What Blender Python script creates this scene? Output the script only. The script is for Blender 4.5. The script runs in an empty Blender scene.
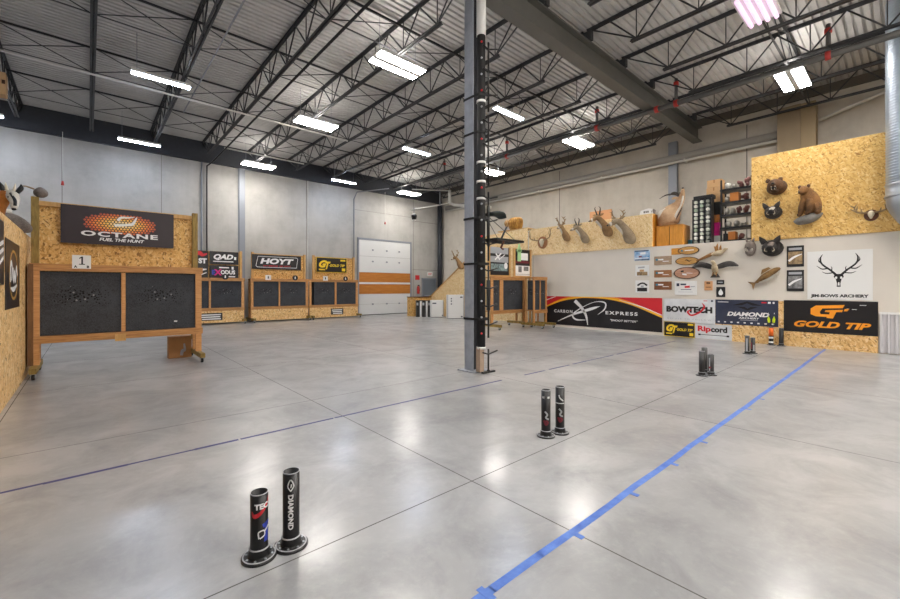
import bpy, math, random
from mathutils import Vector, Matrix
random.seed(7)
COL = bpy.context.scene.collection
PI = math.pi

# ------------------------------------------------------------------ colours and materials
def hexc(h):
    h = h.lstrip('#')
    o = []
    for i in (0, 2, 4):
        c = int(h[i:i+2], 16)/255
        o.append(c/12.92 if c <= .04045 else ((c+.055)/1.055)**2.4)
    return (*o, 1)

class NT:
    def __init__(s, name):
        s.m = bpy.data.materials.new(name); s.m.use_nodes = True
        s.t = s.m.node_tree; s.b = s.t.nodes['Principled BSDF']
        s.tc = s.t.nodes.new('ShaderNodeTexCoord')
    def n(s, kind, **kw):
        nd = s.t.nodes.new(kind)
        for k, v in kw.items():
            if k in nd.inputs: nd.inputs[k].default_value = v
            else: setattr(nd, k, v)
        return nd
    def l(s, a, b): s.t.links.new(a, b)
    def noise(s, scale, detail=4, rough=.6, vec=None, dist=0):
        nd = s.n('ShaderNodeTexNoise'); nd.inputs['Scale'].default_value = scale
        nd.inputs['Detail'].default_value = detail; nd.inputs['Roughness'].default_value = rough
        nd.inputs['Distortion'].default_value = dist
        s.l(vec or s.tc.outputs['Object'], nd.inputs['Vector']); return nd.outputs['Fac']
    def ramp(s, fac, stops):
        r = s.n('ShaderNodeValToRGB'); e = r.color_ramp.elements
        while len(e) > 1: e.remove(e[0])
        for i, (p, c) in enumerate(stops):
            el = e[0] if i == 0 else e.new(p)
            el.position = p; el.color = c if len(c) == 4 else (*c, 1)
        s.l(fac, r.inputs['Fac']); return r.outputs['Color']
    def mix(s, fac, a, b, mode='MIX'):
        m = s.n('ShaderNodeMix', data_type='RGBA', blend_type=mode)
        for sock, v in ((m.inputs[0], fac), (m.inputs[6], a), (m.inputs[7], b)):
            if hasattr(v, 'is_linked'): s.l(v, sock)
            else: sock.default_value = v
        return m.outputs[2]
    def math(s, op, a, b=None, c=None):
        m = s.n('ShaderNodeMath', operation=op)
        for i, v in enumerate((a, b, c)):
            if v is None: continue
            if hasattr(v, 'is_linked'): s.l(v, m.inputs[i])
            else: m.inputs[i].default_value = v
        return m.outputs[0]
    def maprange(s, v, a, b, c, d):
        m = s.n('ShaderNodeMapRange'); s.l(v, m.inputs[0])
        for i, x in enumerate((a, b, c, d)): m.inputs[i+1].default_value = x
        return m.outputs[0]
    def bump(s, h, strength, dist=.01):
        b = s.n('ShaderNodeBump'); b.inputs['Strength'].default_value = strength
        b.inputs['Distance'].default_value = dist
        s.l(h, b.inputs['Height']); s.l(b.outputs['Normal'], s.b.inputs['Normal'])

def mat(name, h, rough=.5, metal=0, var=.0, scale=8, h2=None, bump=0, stretch=None):
    n = NT(name); n.b.inputs['Roughness'].default_value = rough; n.b.inputs['Metallic'].default_value = metal
    c = hexc(h) if isinstance(h, str) else h
    if var or h2:
        vec = None
        if stretch:
            mp = n.n('ShaderNodeMapping'); mp.inputs['Scale'].default_value = stretch
            n.l(n.tc.outputs['Object'], mp.inputs['Vector']); vec = mp.outputs['Vector']
        f = n.noise(scale, 5, .6, vec)
        c2 = hexc(h2) if h2 else tuple(x*(1-var) for x in c[:3])+(1,)
        n.l(n.ramp(f, [(.3, c2), (.7, c)]), n.b.inputs['Base Color'])
        if bump: n.bump(f, bump)
    else:
        n.b.inputs['Base Color'].default_value = c
    return n.m

def emis(name, h, strength):
    n = NT(name); n.b.inputs['Base Color'].default_value = (.8, .8, .8, 1)
    n.b.inputs['Emission Color'].default_value = hexc(h); n.b.inputs['Emission Strength'].default_value = strength
    return n.m

def osb(name, cols, scale=1.0):
    n = NT(name)
    warp = n.n('ShaderNodeTexNoise'); warp.inputs['Scale'].default_value = 9; n.l(n.tc.outputs['Object'], warp.inputs['Vector'])
    add = n.n('ShaderNodeMix', data_type='VECTOR'); add.inputs[0].default_value = .05
    n.l(n.tc.outputs['Object'], add.inputs[4]); n.l(warp.outputs['Color'], add.inputs[5])
    L = []
    for rot in ((.5, .3, .6), (-.9, 1.1, -.4), (1.9, .2, 2.0), (.7, -1.0, 1.3)):
        mp = n.n('ShaderNodeMapping'); mp.inputs['Rotation'].default_value = rot
        mp.vector_type = 'TEXTURE'; mp.inputs['Scale'].default_value = (1/(scale*11), 1/(scale*38), 1/(scale*38)); n.l(add.outputs[1], mp.inputs['Vector'])
        v = n.n('ShaderNodeTexVoronoi'); v.inputs['Scale'].default_value = 1.0
        n.l(mp.outputs['Vector'], v.inputs['Vector'])
        sep = n.n('ShaderNodeSeparateColor'); n.l(v.outputs['Color'], sep.inputs[0]); L.append(sep)
    f = L[0].outputs[0]
    for k, th in ((1, .5), (2, .6), (3, .65)):
        f = n.mix(n.math('GREATER_THAN', L[k].outputs[1], th), f, L[k].outputs[0])
    c = n.ramp(f, [(0, hexc(cols[0])), (.12, hexc(cols[1])), (.45, hexc(cols[2])), (.8, hexc(cols[3])), (1, hexc(cols[4]))])
    g = n.noise(1.3, 3); c2 = n.mix(n.maprange(g, .35, .7, 0, .25), c, hexc(cols[1]))
    h = n.noise(70, 3); c2 = n.mix(n.maprange(h, .55, .75, 0, .3), c2, hexc(cols[0]))
    n.l(c2, n.b.inputs['Base Color']); n.b.inputs['Roughness'].default_value = .6
    n.bump(f, .15, .004)
    return n.m

def concrete(name, base, dark, light, streak=True):
    n = NT(name)
    a = n.noise(.55, 6, .65); b = n.noise(3.5, 6, .7)
    c = n.ramp(a, [(.3, hexc(dark)), (.5, hexc(base)), (.72, hexc(light))])
    mp = n.n('ShaderNodeMapping'); mp.inputs['Scale'].default_value = (2.2, 2.2, .25); n.l(n.tc.outputs['Object'], mp.inputs['Vector'])
    st = n.noise(1.2, 4, .6, mp.outputs['Vector'])
    c = n.mix(n.maprange(st, .5, .75, 0, .4), c, hexc(dark))
    c = n.mix(n.maprange(b, .45, .8, 0, .35), c, hexc(light))
    n.l(c, n.b.inputs['Base Color']); n.b.inputs['Roughness'].default_value = .8
    n.bump(b, .15, .01); return n.m

def floor_mat():
    n = NT('polished_concrete')
    sp = n.n('ShaderNodeSeparateXYZ'); n.l(n.tc.outputs['Object'], sp.inputs[0])
    a = n.noise(.35, 6, .6); b = n.noise(1.6, 8, .68, dist=.6); d = n.noise(14, 6, .7)
    c = n.ramp(a, [(.32, hexc('#8b8c8d')), (.5, hexc('#a1a2a3')), (.7, hexc('#b7b7b7'))])
    c = n.mix(n.maprange(b, .42, .68, 0, .62), c, hexc('#77787a'))
    c = n.mix(n.maprange(d, .5, .8, 0, .3), c, hexc('#b9b9b8'))
    def joint(o, off, per, w):
        m = n.math('ABSOLUTE', n.math('SUBTRACT', n.math('FLOORED_MODULO', n.math('ADD', o, per/2-off), per), per/2))
        return n.math('LESS_THAN', m, w)
    j = n.math('MAXIMUM', joint(sp.outputs[0], 2.23, 2.97, .0045), joint(sp.outputs[1], 2.26, 3.05, .0045))
    c = n.mix(j, c, hexc('#4d4a46'))
    n.l(c, n.b.inputs['Base Color'])
    r = n.math('ADD', n.maprange(b, .35, .7, .3, .38), n.math('MULTIPLY', j, .4))
    n.l(r, n.b.inputs['Roughness'])
    n.b.inputs['Specular IOR Level'].default_value = .6
    n.b.inputs['Coat Weight'].default_value = .4; n.b.inputs['Coat Roughness'].default_value = .17
    n.bump(n.noise(2.2, 3), .02, .01)
    return n.m

def foam_mat():
    n = NT('target_foam')
    f = n.noise(60, 3, .7); g = n.noise(3, 3)
    c = n.ramp(f, [(.35, hexc('#2a2b2e')), (.7, hexc('#47494e'))])
    c = n.mix(n.maprange(g, .4, .7, 0, .4), c, hexc('#4f5156'))
    # arrow-torn patch around the middle of the face, with its own ragged shape
    sp = n.n('ShaderNodeSeparateXYZ'); n.l(n.tc.outputs['Object'], sp.inputs[0])
    dx = n.math('MULTIPLY', n.math('ABSOLUTE', sp.outputs[0]), 2.6)
    dz = n.math('MULTIPLY', n.math('ABSOLUTE', n.math('SUBTRACT', sp.outputs[2], .12)), 6.0)
    rr = n.math('MAXIMUM', dx, dz)
    v = n.n('ShaderNodeTexVoronoi'); v.inputs['Scale'].default_value = 26; n.l(n.tc.outputs['Object'], v.inputs['Vector'])
    hole = n.math('LESS_THAN', n.math('ADD', v.outputs['Distance'], n.math('MULTIPLY', rr, .33)), .52)
    c = n.mix(hole, c, hexc('#070707'))
    sc = n.n('ShaderNodeSeparateColor'); n.l(v.outputs['Color'], sc.inputs[0])
    pale = n.math('MULTIPLY', hole, n.math('GREATER_THAN', sc.outputs[0], .93))
    c = n.mix(pale, c, hexc('#8a8a8a'))
    n.l(c, n.b.inputs['Base Color']); n.b.inputs['Roughness'].default_value = .9
    n.bump(f, .5, .01); return n.m

def fur(name, h, h2, scale=18):
    n = NT(name)
    mp = n.n('ShaderNodeMapping'); mp.inputs['Scale'].default_value = (1, 1, .4); n.l(n.tc.outputs['Object'], mp.inputs['Vector'])
    a = n.noise(3, 3); f = n.noise(scale*3, 5, .75, mp.outputs['Vector'])
    c = n.ramp(n.math('ADD', n.math('MULTIPLY', a, .6), n.math('MULTIPLY', f, .4)), [(.36, hexc(h2)), (.6, hexc(h))])
    n.l(c, n.b.inputs['Base Color']); n.b.inputs['Roughness'].default_value = .85
    n.bump(f, .6, .02); return n.m

M = {}
M['floor'] = floor_mat()
M['concrete'] = concrete('wall_concrete', '#b2b0ab', '#9d9a95', '#c0beba')
M['concrete2'] = concrete('right_wall_concrete', '#c9c3b8', '#b3ada2', '#d5d0c6')
M['drywall'] = mat('painted_drywall', '#dcd5ca', .75, var=.05, scale=2)
M['beige'] = mat('beige_board', '#9d8c72', .7, var=.08, scale=3)
M['osb'] = osb('osb_board', ['#8a6236', '#cb9b5a', '#e8be7e', '#f0cd92', '#f7deb0'])
M['osbw'] = osb('osb_board_warm', ['#80551f', '#c6924a', '#e2b265', '#eac078', '#f3d496'])
M['wood'] = mat('frame_lumber', '#d8a267', .55, h2='#b57c48', scale=5, stretch=(1, 1, 9))
M['woodh'] = mat('frame_lumber_rail', '#c99459', .55, h2='#9c6a3a', scale=5, stretch=(.7, 6, 9))
M['treated'] = mat('treated_lumber', '#a58945', .65, h2='#6f5a2a', scale=5, stretch=(6, 6, 1))
M['pale'] = mat('pale_pine', '#d3a869', .6, h2='#bd8f52', scale=5, stretch=(5, 5, 1))
M['cabinet'] = mat('orange_oak', '#dd9a38', .4, h2='#bf7d24', scale=4, stretch=(5, 5, .8))
M['foam'] = foam_mat()
M['deck'] = mat('galvanised_deck', '#c6c5c3', .5, .0, var=.2, scale=2)
M['joist'] = mat('joist_paint', '#3d3e41', .5, .2, var=.2, scale=6)
M['girder'] = mat('girder_paint', '#676661', .5, .1, var=.12, scale=3)
M['column'] = mat('column_paint', '#a9afb8', .55, .0, h2='#949aa3', scale=6)
M['coldark'] = mat('column_web_paint', '#33353a', .6, .1)
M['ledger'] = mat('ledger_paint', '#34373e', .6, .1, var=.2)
M['pipe'] = mat('sprinkler_pipe', '#5d5c5a', .4, .4)
M['red'] = mat('red_coupling', '#b3302a', .45)
M['white'] = mat('white_enamel', '#e6e6e4', .4)
M['whitepipe'] = mat('white_pipe', '#d9d8d2', .45)
M['grey'] = mat('grey_steel', '#8b9098', .5, .2)
M['black'] = mat('black_plastic', '#141416', .35)
M['rubber'] = mat('black_rubber', '#1b1b1c', .7)
M['vinylblack'] = mat('black_vinyl', '#1d1b1e', .35, var=.25, scale=40)
M['vinylpurple'] = mat('plum_black_vinyl', '#2b2028', .35, var=.15, scale=3)
M['vinylwhite'] = mat('white_vinyl', '#e4e6e8', .4, h2='#c9ccd0', scale=2.5)
M['vinylnavy'] = mat('navy_vinyl', '#2a3046', .35, h2='#3d4358', scale=2)
M['ink'] = mat('black_ink', '#131315', .5)
M['inkw'] = mat('white_ink', '#efefef', .5)
M['inkg'] = mat('grey_ink', '#a9abb0', .5)
M['inkr'] = mat('red_ink', '#d0202a', .5)
M['inko'] = mat('orange_ink', '#f39a1d', .5)
M['inky'] = mat('yellow_ink', '#f5d028', .5)
M['inkb'] = mat('blue_ink', '#3044b8', .5)
M['inkm'] = mat('maroon_ink', '#7a2230', .5)
M['tape'] = mat('blue_tape', '#3d64b8', .5, h2='#5f86d0', scale=9)
M['tapedark'] = mat('dark_blue_tape', '#2b2e74', .55, h2='#3f3f6a', scale=12)
M['cardboard'] = mat('cardboard', '#a97a4c', .75, var=.12, scale=4)
M['cardpale'] = mat('pale_cardboard', '#cba374', .75, var=.12, scale=4)
M['steel'] = mat('galvanised_steel', '#a9afb6', .35, .6, var=.15, scale=3)
M['spiral'] = mat('spiral_duct_steel', '#a3b0bd', .35, .5, var=.1, scale=3)
M['corr'] = mat('white_corrugated_steel', '#d4d2d4', .4, .1)
M['door'] = mat('overhead_door_white', '#dfe0df', .5, var=.04, scale=2)
M['doorwood'] = mat('orange_plywood', '#c98236', .5, h2='#b16c26', scale=3, stretch=(.5, 5, 6))
M['steeldoor'] = mat('grey_steel_door', '#6f7780', .5, .1)
M['deer'] = fur('deer_fur', '#a3825a', '#6e5233')
M['deer2'] = fur('grey_deer_fur', '#a5947c', '#77664f')
M['antelope'] = fur('tan_antelope_fur', '#c6a684', '#96704c')
M['orangefur'] = fur('orange_brown_fur', '#b5722e', '#7d461a')
M['whitefur'] = fur('white_fur', '#dcd7cc', '#b5aca0')
M['greyfur'] = fur('grey_fur', '#8b8078', '#5a514b')
M['bear'] = fur('bear_fur', '#6b4a2e', '#2f2118')
M['bearlight'] = fur('cinnamon_bear_fur', '#8a6034', '#3f2a17')
M['boar'] = fur('boar_fur', '#4a4440', '#1f1c1a')
M['boargrey'] = fur('grey_boar_fur', '#9a9088', '#4b433c')
M['boarblack'] = fur('black_boar_fur', '#3a3634', '#141212')
M['feather'] = fur('dark_feathers', '#54504e', '#27241f', 10)
M['featherlight'] = fur('pale_feathers', '#cfc0a4', '#977f5e', 10)
M['feathertan'] = fur('tan_feathers', '#b0814a', '#704a22', 10)
M['fish'] = fur('fish_skin', '#9a7748', '#5e4526', 10)
M['bone'] = mat('bone', '#d8cdb4', .6, var=.1)
M['horn'] = mat('dark_horn', '#3a332c', .5)
M['antler'] = mat('antler', '#a98f6a', .6, h2='#7a6040', scale=10)
M['nose'] = mat('animal_nose', '#121111', .3)
M['rock'] = mat('grey_stone', '#8c8984', .8, h2='#5f5b56', scale=6, bump=.5)
M['plaqueoval'] = mat('slab_wood', '#d1a35c', .5, h2='#b07c3b', scale=6, stretch=(1, 5, 1))
M['plaqueovalpink'] = mat('pinkish_slab_wood', '#c79c82', .5, h2='#a37258', scale=6, stretch=(1, 5, 1))
M['bark'] = mat('dark_bark', '#57361c', .8, h2='#33200f', scale=20)
M['plaquetan'] = mat('weathered_board', '#b39a80', .7, h2='#8f755c', scale=6, stretch=(1, 6, 1))
M['plaquebrown'] = mat('brown_board', '#a6734a', .6, h2='#85562f', scale=6, stretch=(1, 6, 1))
M['plaquedark'] = mat('red_brown_board', '#8f5a33', .6, h2='#6b3d1e', scale=6, stretch=(1, 6, 1))
M['mahogany'] = mat('mahogany', '#6d3d20', .4, h2='#4a2712', scale=8)
M['skyblue'] = mat('blue_print', '#4f8fc4', .5, h2='#cfe0ee', scale=6)
M['camo'] = mat('picture_print', '#b59a72', .5, h2='#5a4630', scale=14)
M['camogrey'] = mat('grey_picture_print', '#9c9c9c', .5, h2='#3c3c3c', scale=14)
M['greenprint'] = mat('blue_green_print', '#a8c0bf', .5, h2='#2b3d44', scale=9)
M['pink'] = mat('hot_pink_box', '#d81b86', .5)
M['teal'] = mat('teal_box', '#2f7f97', .5)
M['brick'] = mat('rose_box', '#9c6a66', .7, h2='#6d4442', scale=14)
M['bag'] = mat('pale_bag', '#d8d6d0', .6, h2='#a8a59c', scale=9)
M['orangebox'] = mat('orange_box', '#c27a35', .6)
M['neon'] = mat('neon_yellow_vane', '#d8ee1d', .4)
M['neonorange'] = mat('orange_wrap', '#e2691c', .4)
M['green'] = mat('pale_green_tape', '#a9d49a', .6)
M['stump'] = mat('carved_log', '#c8963f', .6, h2='#7d5218', scale=7)
M['kraft'] = mat('kraft_board', '#cf9b6c', .6)
M['lightwhite'] = emis('warm_white_diffuser', '#fff9f2', 46)
M['lightblue'] = emis('cool_white_tube', '#d6e5ff', 44)
M['lightpink'] = emis('rosy_tube', '#efbfe8', .62)
M['uplight'] = emis('uplight_slot', '#fff8f0', 26)
M['exit'] = mat('exit_sign_face', '#e8e6e2', .4)

def honey_mat():
    n = NT('honeycomb_print')
    g = n.n('ShaderNodeVectorMath', operation='LENGTH'); mp = n.n('ShaderNodeMapping')
    mp.inputs['Scale'].default_value = (1.7, 4.6, 0); mp.inputs['Location'].default_value = (-.02, -.25, 0)
    n.l(n.tc.outputs['Object'], mp.inputs['Vector']); n.l(mp.outputs['Vector'], g.inputs[0])
    n.l(n.ramp(g.outputs['Value'], [(0, hexc('#fff6cc')), (.4, hexc('#ffc95e')), (.75, hexc('#ee7a3a')), (1, hexc('#93383a'))]), n.b.inputs['Base Color'])
    return n.m
M['honey'] = honey_mat()

# ------------------------------------------------------------------ mesh building
def catmull(pts, sub):
    pts = [tuple(p) for p in pts]
    if len(pts) < 3 or sub <= 1: return pts
    out = []
    P = [tuple(2*a-b for a, b in zip(pts[0], pts[1]))]+pts+[tuple(2*a-b for a, b in zip(pts[-1], pts[-2]))]
    for i in range(1, len(P)-2):
        for k in range(sub):
            t = k/sub
            out.append(tuple(.5*((2*b)+(-a+c)*t+(2*a-5*b+4*c-d)*t*t+(-a+3*b-3*c+d)*t**3)
                             for a, b, c, d in zip(P[i-1], P[i], P[i+1], P[i+2])))
    out.append(pts[-1]); return out

class MB:
    def __init__(s): s.v = []; s.f = []; s.sm = []
    def add(s, vs, fs, smooth=False, mtx=None):
        o = len(s.v)
        for p in vs:
            p = Vector(p)
            s.v.append(mtx @ p if mtx else p)
        for f in fs:
            s.f.append([i+o for i in f]); s.sm.append(smooth)
        return s
    def box(s, lo, hi, mtx=None):
        x0, y0, z0 = lo; x1, y1, z1 = hi
        vs = [(x0,y0,z0),(x1,y0,z0),(x1,y1,z0),(x0,y1,z0),(x0,y0,z1),(x1,y0,z1),(x1,y1,z1),(x0,y1,z1)]
        return s.add(vs, [(0,3,2,1),(4,5,6,7),(0,1,5,4),(1,2,6,5),(2,3,7,6),(3,0,4,7)], False, mtx)
    def cbox(s, c, d, mtx=None):
        return s.box([a-b/2 for a, b in zip(c, d)], [a+b/2 for a, b in zip(c, d)], mtx)
    def tube(s, pts, r, n=8, cap=True, sub=1):
        if not hasattr(r, '__len__'): r = [r]*len(pts)
        q = catmull([(*p, rr) for p, rr in zip(pts, r)], sub)
        return s.loft([(p[0], p[1], p[2], p[3], p[3]) for p in q], n, 1, cap)
    def loft(s, pts, n=12, sub=4, cap=True, ref=(0, 0, 1)):
        q = catmull(pts, sub); C = [Vector(p[:3]) for p in q]
        vs = []; fs = []; prev = None
        for i, p in enumerate(q):
            t = (C[min(i+1, len(C)-1)]-C[max(i-1, 0)])
            if t.length < 1e-9: t = Vector((0, 0, 1))
            t.normalize()
            if prev is None:
                rv = Vector(ref)
                if abs(rv.dot(t)) > .95: rv = Vector((1, 0, 0)) if abs(t.x) < .9 else Vector((0, 1, 0))
                a = t.cross(rv).normalized()
            else:
                a = (prev-t*prev.dot(t))
                a = a.normalized() if a.length > 1e-6 else prev
            prev = a; b = a.cross(t).normalized()
            for k in range(n):
                w = 2*PI*k/n
                vs.append(C[i]+a*(max(p[3], 1e-4)*math.cos(w))+b*(max(p[4], 1e-4)*math.sin(w)))
        for i in range(len(q)-1):
            for k in range(n):
                k2 = (k+1) % n
                fs.append((i*n+k, i*n+k2, (i+1)*n+k2, (i+1)*n+k))
        s.add(vs, fs, True)
        if cap:
            o = len(s.v)-len(vs)
            s.f.append([o+k for k in range(n)][::-1]); s.sm.append(False)
            s.f.append([o+(len(q)-1)*n+k for k in range(n)]); s.sm.append(False)
        return s
    def cyl(s, p0, p1, r, n=16, r2=None):
        return s.tube([p0, p1], [r, r if r2 is None else r2], n)
    def ball(s, c, r, n=12, m=8):
        if not hasattr(r, '__len__'): r = (r, r, r)
        vs = [(c[0], c[1], c[2]+r[2])]; fs = []
        for i in range(1, m):
            th = PI*i/m
            for k in range(n):
                w = 2*PI*k/n
                vs.append((c[0]+r[0]*math.sin(th)*math.cos(w), c[1]+r[1]*math.sin(th)*math.sin(w), c[2]+r[2]*math.cos(th)))
        vs.append((c[0], c[1], c[2]-r[2])); L = len(vs)-1
        for k in range(n): fs.append((0, 1+k, 1+(k+1) % n))
        for i in range(m-2):
            for k in range(n):
                a = 1+i*n+k; b = 1+i*n+(k+1) % n
                fs.append((a, a+n, b+n, b))
        for k in range(n): fs.append((L, 1+(m-2)*n+(k+1) % n, 1+(m-2)*n+k))
        return s.add(vs, fs, True)
    def blob(s, c, r, seed, amp=.25):
        rd = random.Random(seed); o = len(s.v); s.ball(c, r, 10, 7)
        cv = Vector(c)
        for i in range(o, len(s.v)):
            s.v[i] = cv+(s.v[i]-cv)*(1+rd.uniform(-amp, amp))
        return s
    def lathe(s, prof, n=24, c=(0, 0, 0), smooth=True):
        vs = []; fs = []
        for r, z in prof:
            for k in range(n):
                w = 2*PI*k/n; vs.append((c[0]+r*math.cos(w), c[1]+r*math.sin(w), c[2]+z))
        for i in range(len(prof)-1):
            for k in range(n):
                k2 = (k+1) % n; fs.append((i*n+k, i*n+k2, (i+1)*n+k2, (i+1)*n+k))
        return s.add(vs, fs, smooth)
    def prism(s, poly, z0, z1, mtx=None):
        n = len(poly); vs = [(x, y, z0) for x, y in poly]+[(x, y, z1) for x, y in poly]
        ar = sum(poly[i][0]*poly[(i+1) % n][1]-poly[(i+1) % n][0]*poly[i][1] for i in range(n))
        fs = [list(range(n))[::-1], list(range(n, 2*n))]+[(i, (i+1) % n, n+(i+1) % n, n+i) for i in range(n)]
        if ar < 0: fs = [list(f)[::-1] for f in fs]
        return s.add(vs, fs, False, mtx)
    def stroke(s, pts, w, z0, z1, sub=6):
        """flat ribbon of changing width along a curve in the local x-y plane"""
        if not hasattr(w, '__len__'): w = [w]*len(pts)
        q = catmull([(p[0], p[1], ww) for p, ww in zip(pts, w)], sub)
        L, R = [], []
        for i, p in enumerate(q):
            a = q[max(i-1, 0)]; b = q[min(i+1, len(q)-1)]
            t = Vector((b[0]-a[0], b[1]-a[1]));
            if t.length < 1e-9: continue
            t.normalize(); nx, ny = -t.y*p[2]/2, t.x*p[2]/2
            L.append((p[0]+nx, p[1]+ny)); R.append((p[0]-nx, p[1]-ny))
        for i in range(len(L)-1):
            s.prism([R[i], R[i+1], L[i+1], L[i]], z0, z1)
        return s
    def lathe_sharp(s, prof, n=24):
        for a, b in zip(prof, prof[1:]): s.lathe([a, b], n)
        return s
    def ellipse(s, c, rx, ry, z0, z1, n=32):
        return s.prism([(c[0]+rx*math.cos(2*PI*k/n), c[1]+ry*math.sin(2*PI*k/n)) for k in range(n)], z0, z1)
    def build(s, name, m, parent=None, loc=None, rot=None, bevel=0):
        me = bpy.data.meshes.new(name); me.from_pydata([tuple(v) for v in s.v], [], s.f)
        me.polygons.foreach_set('use_smooth', s.sm); me.update()
        me.materials.append(M[m] if isinstance(m, str) else m)
        o = bpy.data.objects.new(name, me); COL.objects.link(o)
        if parent: o.parent = parent
        if loc: o.location = loc
        if rot: o.rotation_euler = rot
        if bevel:
            b = o.modifiers.new('bevel', 'BEVEL'); b.width = bevel; b.segments = 2; b.limit_method = 'ANGLE'
        return o

def tag(o, label=None, cat=None, group=None, kind=None):
    if label: o['label'] = label
    if cat: o['category'] = cat
    if group: o['group'] = group
    if kind: o['kind'] = kind
    return o
def empty(name, loc, rot=(0, 0, 0), label=None, cat=None, group=None):
    o = bpy.data.objects.new(name, None); o.empty_display_size = .2; COL.objects.link(o)
    o.location = loc; o.rotation_euler = rot
    return tag(o, label, cat, group)
def kids(o): return [c for c in bpy.data.objects if c.parent == o]
def copy_tree(o, parent=None, _k=None):
    if _k is None:
        _k = {}
        for c in bpy.data.objects:
            if c.parent: _k.setdefault(c.parent.name, []).append(c)
    c = o.copy(); COL.objects.link(c)
    if parent: c.parent = parent
    for ch in _k.get(o.name, []): copy_tree(ch, c, _k)
    return c
def struct(o): o['kind'] = 'structure'; return o

RX = (PI/2, 0, -PI/2)      # stands on the right wall, faces the hall (-X)
RY = (PI/2, 0, 0)          # faces the camera side of the hall (-Y)
RL = (PI/2, 0, PI/2)       # on the left partition, faces +X

def text_mesh(txt, w=None, h=None, bold=.02, shear=0, spacing=1.0, ext=.0006):
    cu = bpy.data.curves.new('lettering', 'FONT'); cu.body = txt; cu.size = 1
    cu.offset = bold; cu.shear = shear; cu.space_character = spacing; cu.extrude = 0; cu.resolution_u = 3
    ob = bpy.data.objects.new('lettering_source', cu); COL.objects.link(ob)
    dg = bpy.context.evaluated_depsgraph_get(); me = bpy.data.meshes.new_from_object(ob.evaluated_get(dg))
    bpy.data.objects.remove(ob); bpy.data.curves.remove(cu)
    xs = [v.co.x for v in me.vertices]; ys = [v.co.y for v in me.vertices]
    x0, x1, y0, y1 = min(xs), max(xs), min(ys), max(ys)
    sy = (h/(y1-y0)) if h else None; sx = (w/(x1-x0)) if w else None
    sx = sx or sy; sy = sy or sx
    for v in me.vertices:
        v.co.x = (v.co.x-(x0+x1)/2)*sx; v.co.y = (v.co.y-(y0+y1)/2)*sy; v.co.z = 0
    return me
def text(txt, parent, pos, m, w=None, h=None, name='lettering', rotz=0, **kw):
    me = text_mesh(txt, w, h, **kw); me.name = name; me.materials.clear(); me.materials.append(M[m])
    o = bpy.data.objects.new(name, me); COL.objects.link(o); o.parent = parent
    o.location = pos; o.rotation_euler = (0, 0, rotz); return o
def sheet(name, w, h, m, loc, rot, label, cat, group=None, t=.004, wave=.0):
    """a hung vinyl banner or board, origin at its centre, local x right, y up, z out of the wall"""
    mb = MB()
    if wave:
        nx, ny = 24, 8; rd = random.Random(int(w*1000)); ph = [rd.uniform(0, 6) for _ in range(4)]
        def Z(u, v): return wave*(math.sin(u*9+ph[0]+v*2)+.6*math.sin(u*17-v*5+ph[1]))*.5
        vs = [((i/nx-.5)*w, (j/ny-.5)*h, t+Z(i/nx, j/ny)) for j in range(ny+1) for i in range(nx+1)]
        fs = [(j*(nx+1)+i, j*(nx+1)+i+1, (j+1)*(nx+1)+i+1, (j+1)*(nx+1)+i) for j in range(ny) for i in range(nx)]
        mb.add(vs, fs, True); mb.box((-w/2, -h/2, 0), (w/2, h/2, t-wave*.85))
    else: mb.box((-w/2, -h/2, 0), (w/2, h/2, t))
    o = mb.build(name, m, None, loc, rot); return tag(o, label, cat, group)

# ================================================================== SETTING
struct(MB().box((-9, -7, -.1), (17.1, 20.2, 0)).build('floor', 'floor'))
struct(MB().box((-9, 20, 0), (17.1, 20.2, 7.78)).build('wall_back', 'concrete'))
struct(MB().box((16.9, -7, 0), (17.1, 20, 7.78)).build('wall_right', 'concrete2'))
struct(MB().box((-9.2, -7, 0), (-9, 20.2, 7.78)).build('wall_left', 'concrete'))
struct(MB().box((-9.2, -7.2, 0), (17.1, -7, 7.78)).build('wall_front', 'drywall'))
# corrugated roof deck, ribs along X
mb = MB(); prof = []; y = -7.0
while y < 20.2:
    prof += [(y, 7.70), (y+.085, 7.70), (y+.1, 7.745), (y+.137, 7.745)]; y += .152
vs = [(x, p[0], p[1]) for x in (-9, 17.1) for p in prof]; n = len(prof)
mb.add(vs, [(i, i+1, n+i+1, n+i) for i in range(n-1)])
mb.box((-9.2, -7.2, 7.76), (17.1, 20.2, 7.85))
struct(mb.build('ceiling', 'deck'))
# dark ledger band at the top of the concrete walls
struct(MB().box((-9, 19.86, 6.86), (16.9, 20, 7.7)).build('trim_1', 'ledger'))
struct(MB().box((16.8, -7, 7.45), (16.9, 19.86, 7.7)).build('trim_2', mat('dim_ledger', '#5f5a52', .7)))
# joints between the tilt-up panels
for i, x in enumerate((-.7, 2.2, 8.15, 14.75)):
    struct(MB().box((x-.012, 19.994, 0), (x+.012, 20, 6.86)).build('trim_%d' % (3+i), mat('joint_sealant_%d' % i, '#85827c', .8)))
for i, y in enumerate((11.15, 3.72)):
    struct(MB().box((16.894, y-.015, 0), (16.9, y+.015, 7.1)).build('trim_%d' % (7+i), mat('joint_sealant_r%d' % i, '#77746e', .8)))
struct(MB().box((14.7, 19.99, 5.55), (16.9, 20, 5.58)).box((10.8, 19.99, 5.75), (14.7, 20, 5.77)).box((14.7, 19.99, 2.6), (16.9, 20, 2.63)).build('trim_9', mat('form_line', '#8d8a83', .8)))
# projecting office block with the mezzanine on top
struct(MB().box((13.6, -7, 0), (13.75, 10.18, 2.83)).box((13.75, 10.03, 0), (16.9, 10.18, 2.83)).build('wall_office', 'drywall'))
struct(MB().box((13.75, -7, 2.68), (16.9, 10.18, 2.83)).build('floor_mezzanine', 'beige'))
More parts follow.
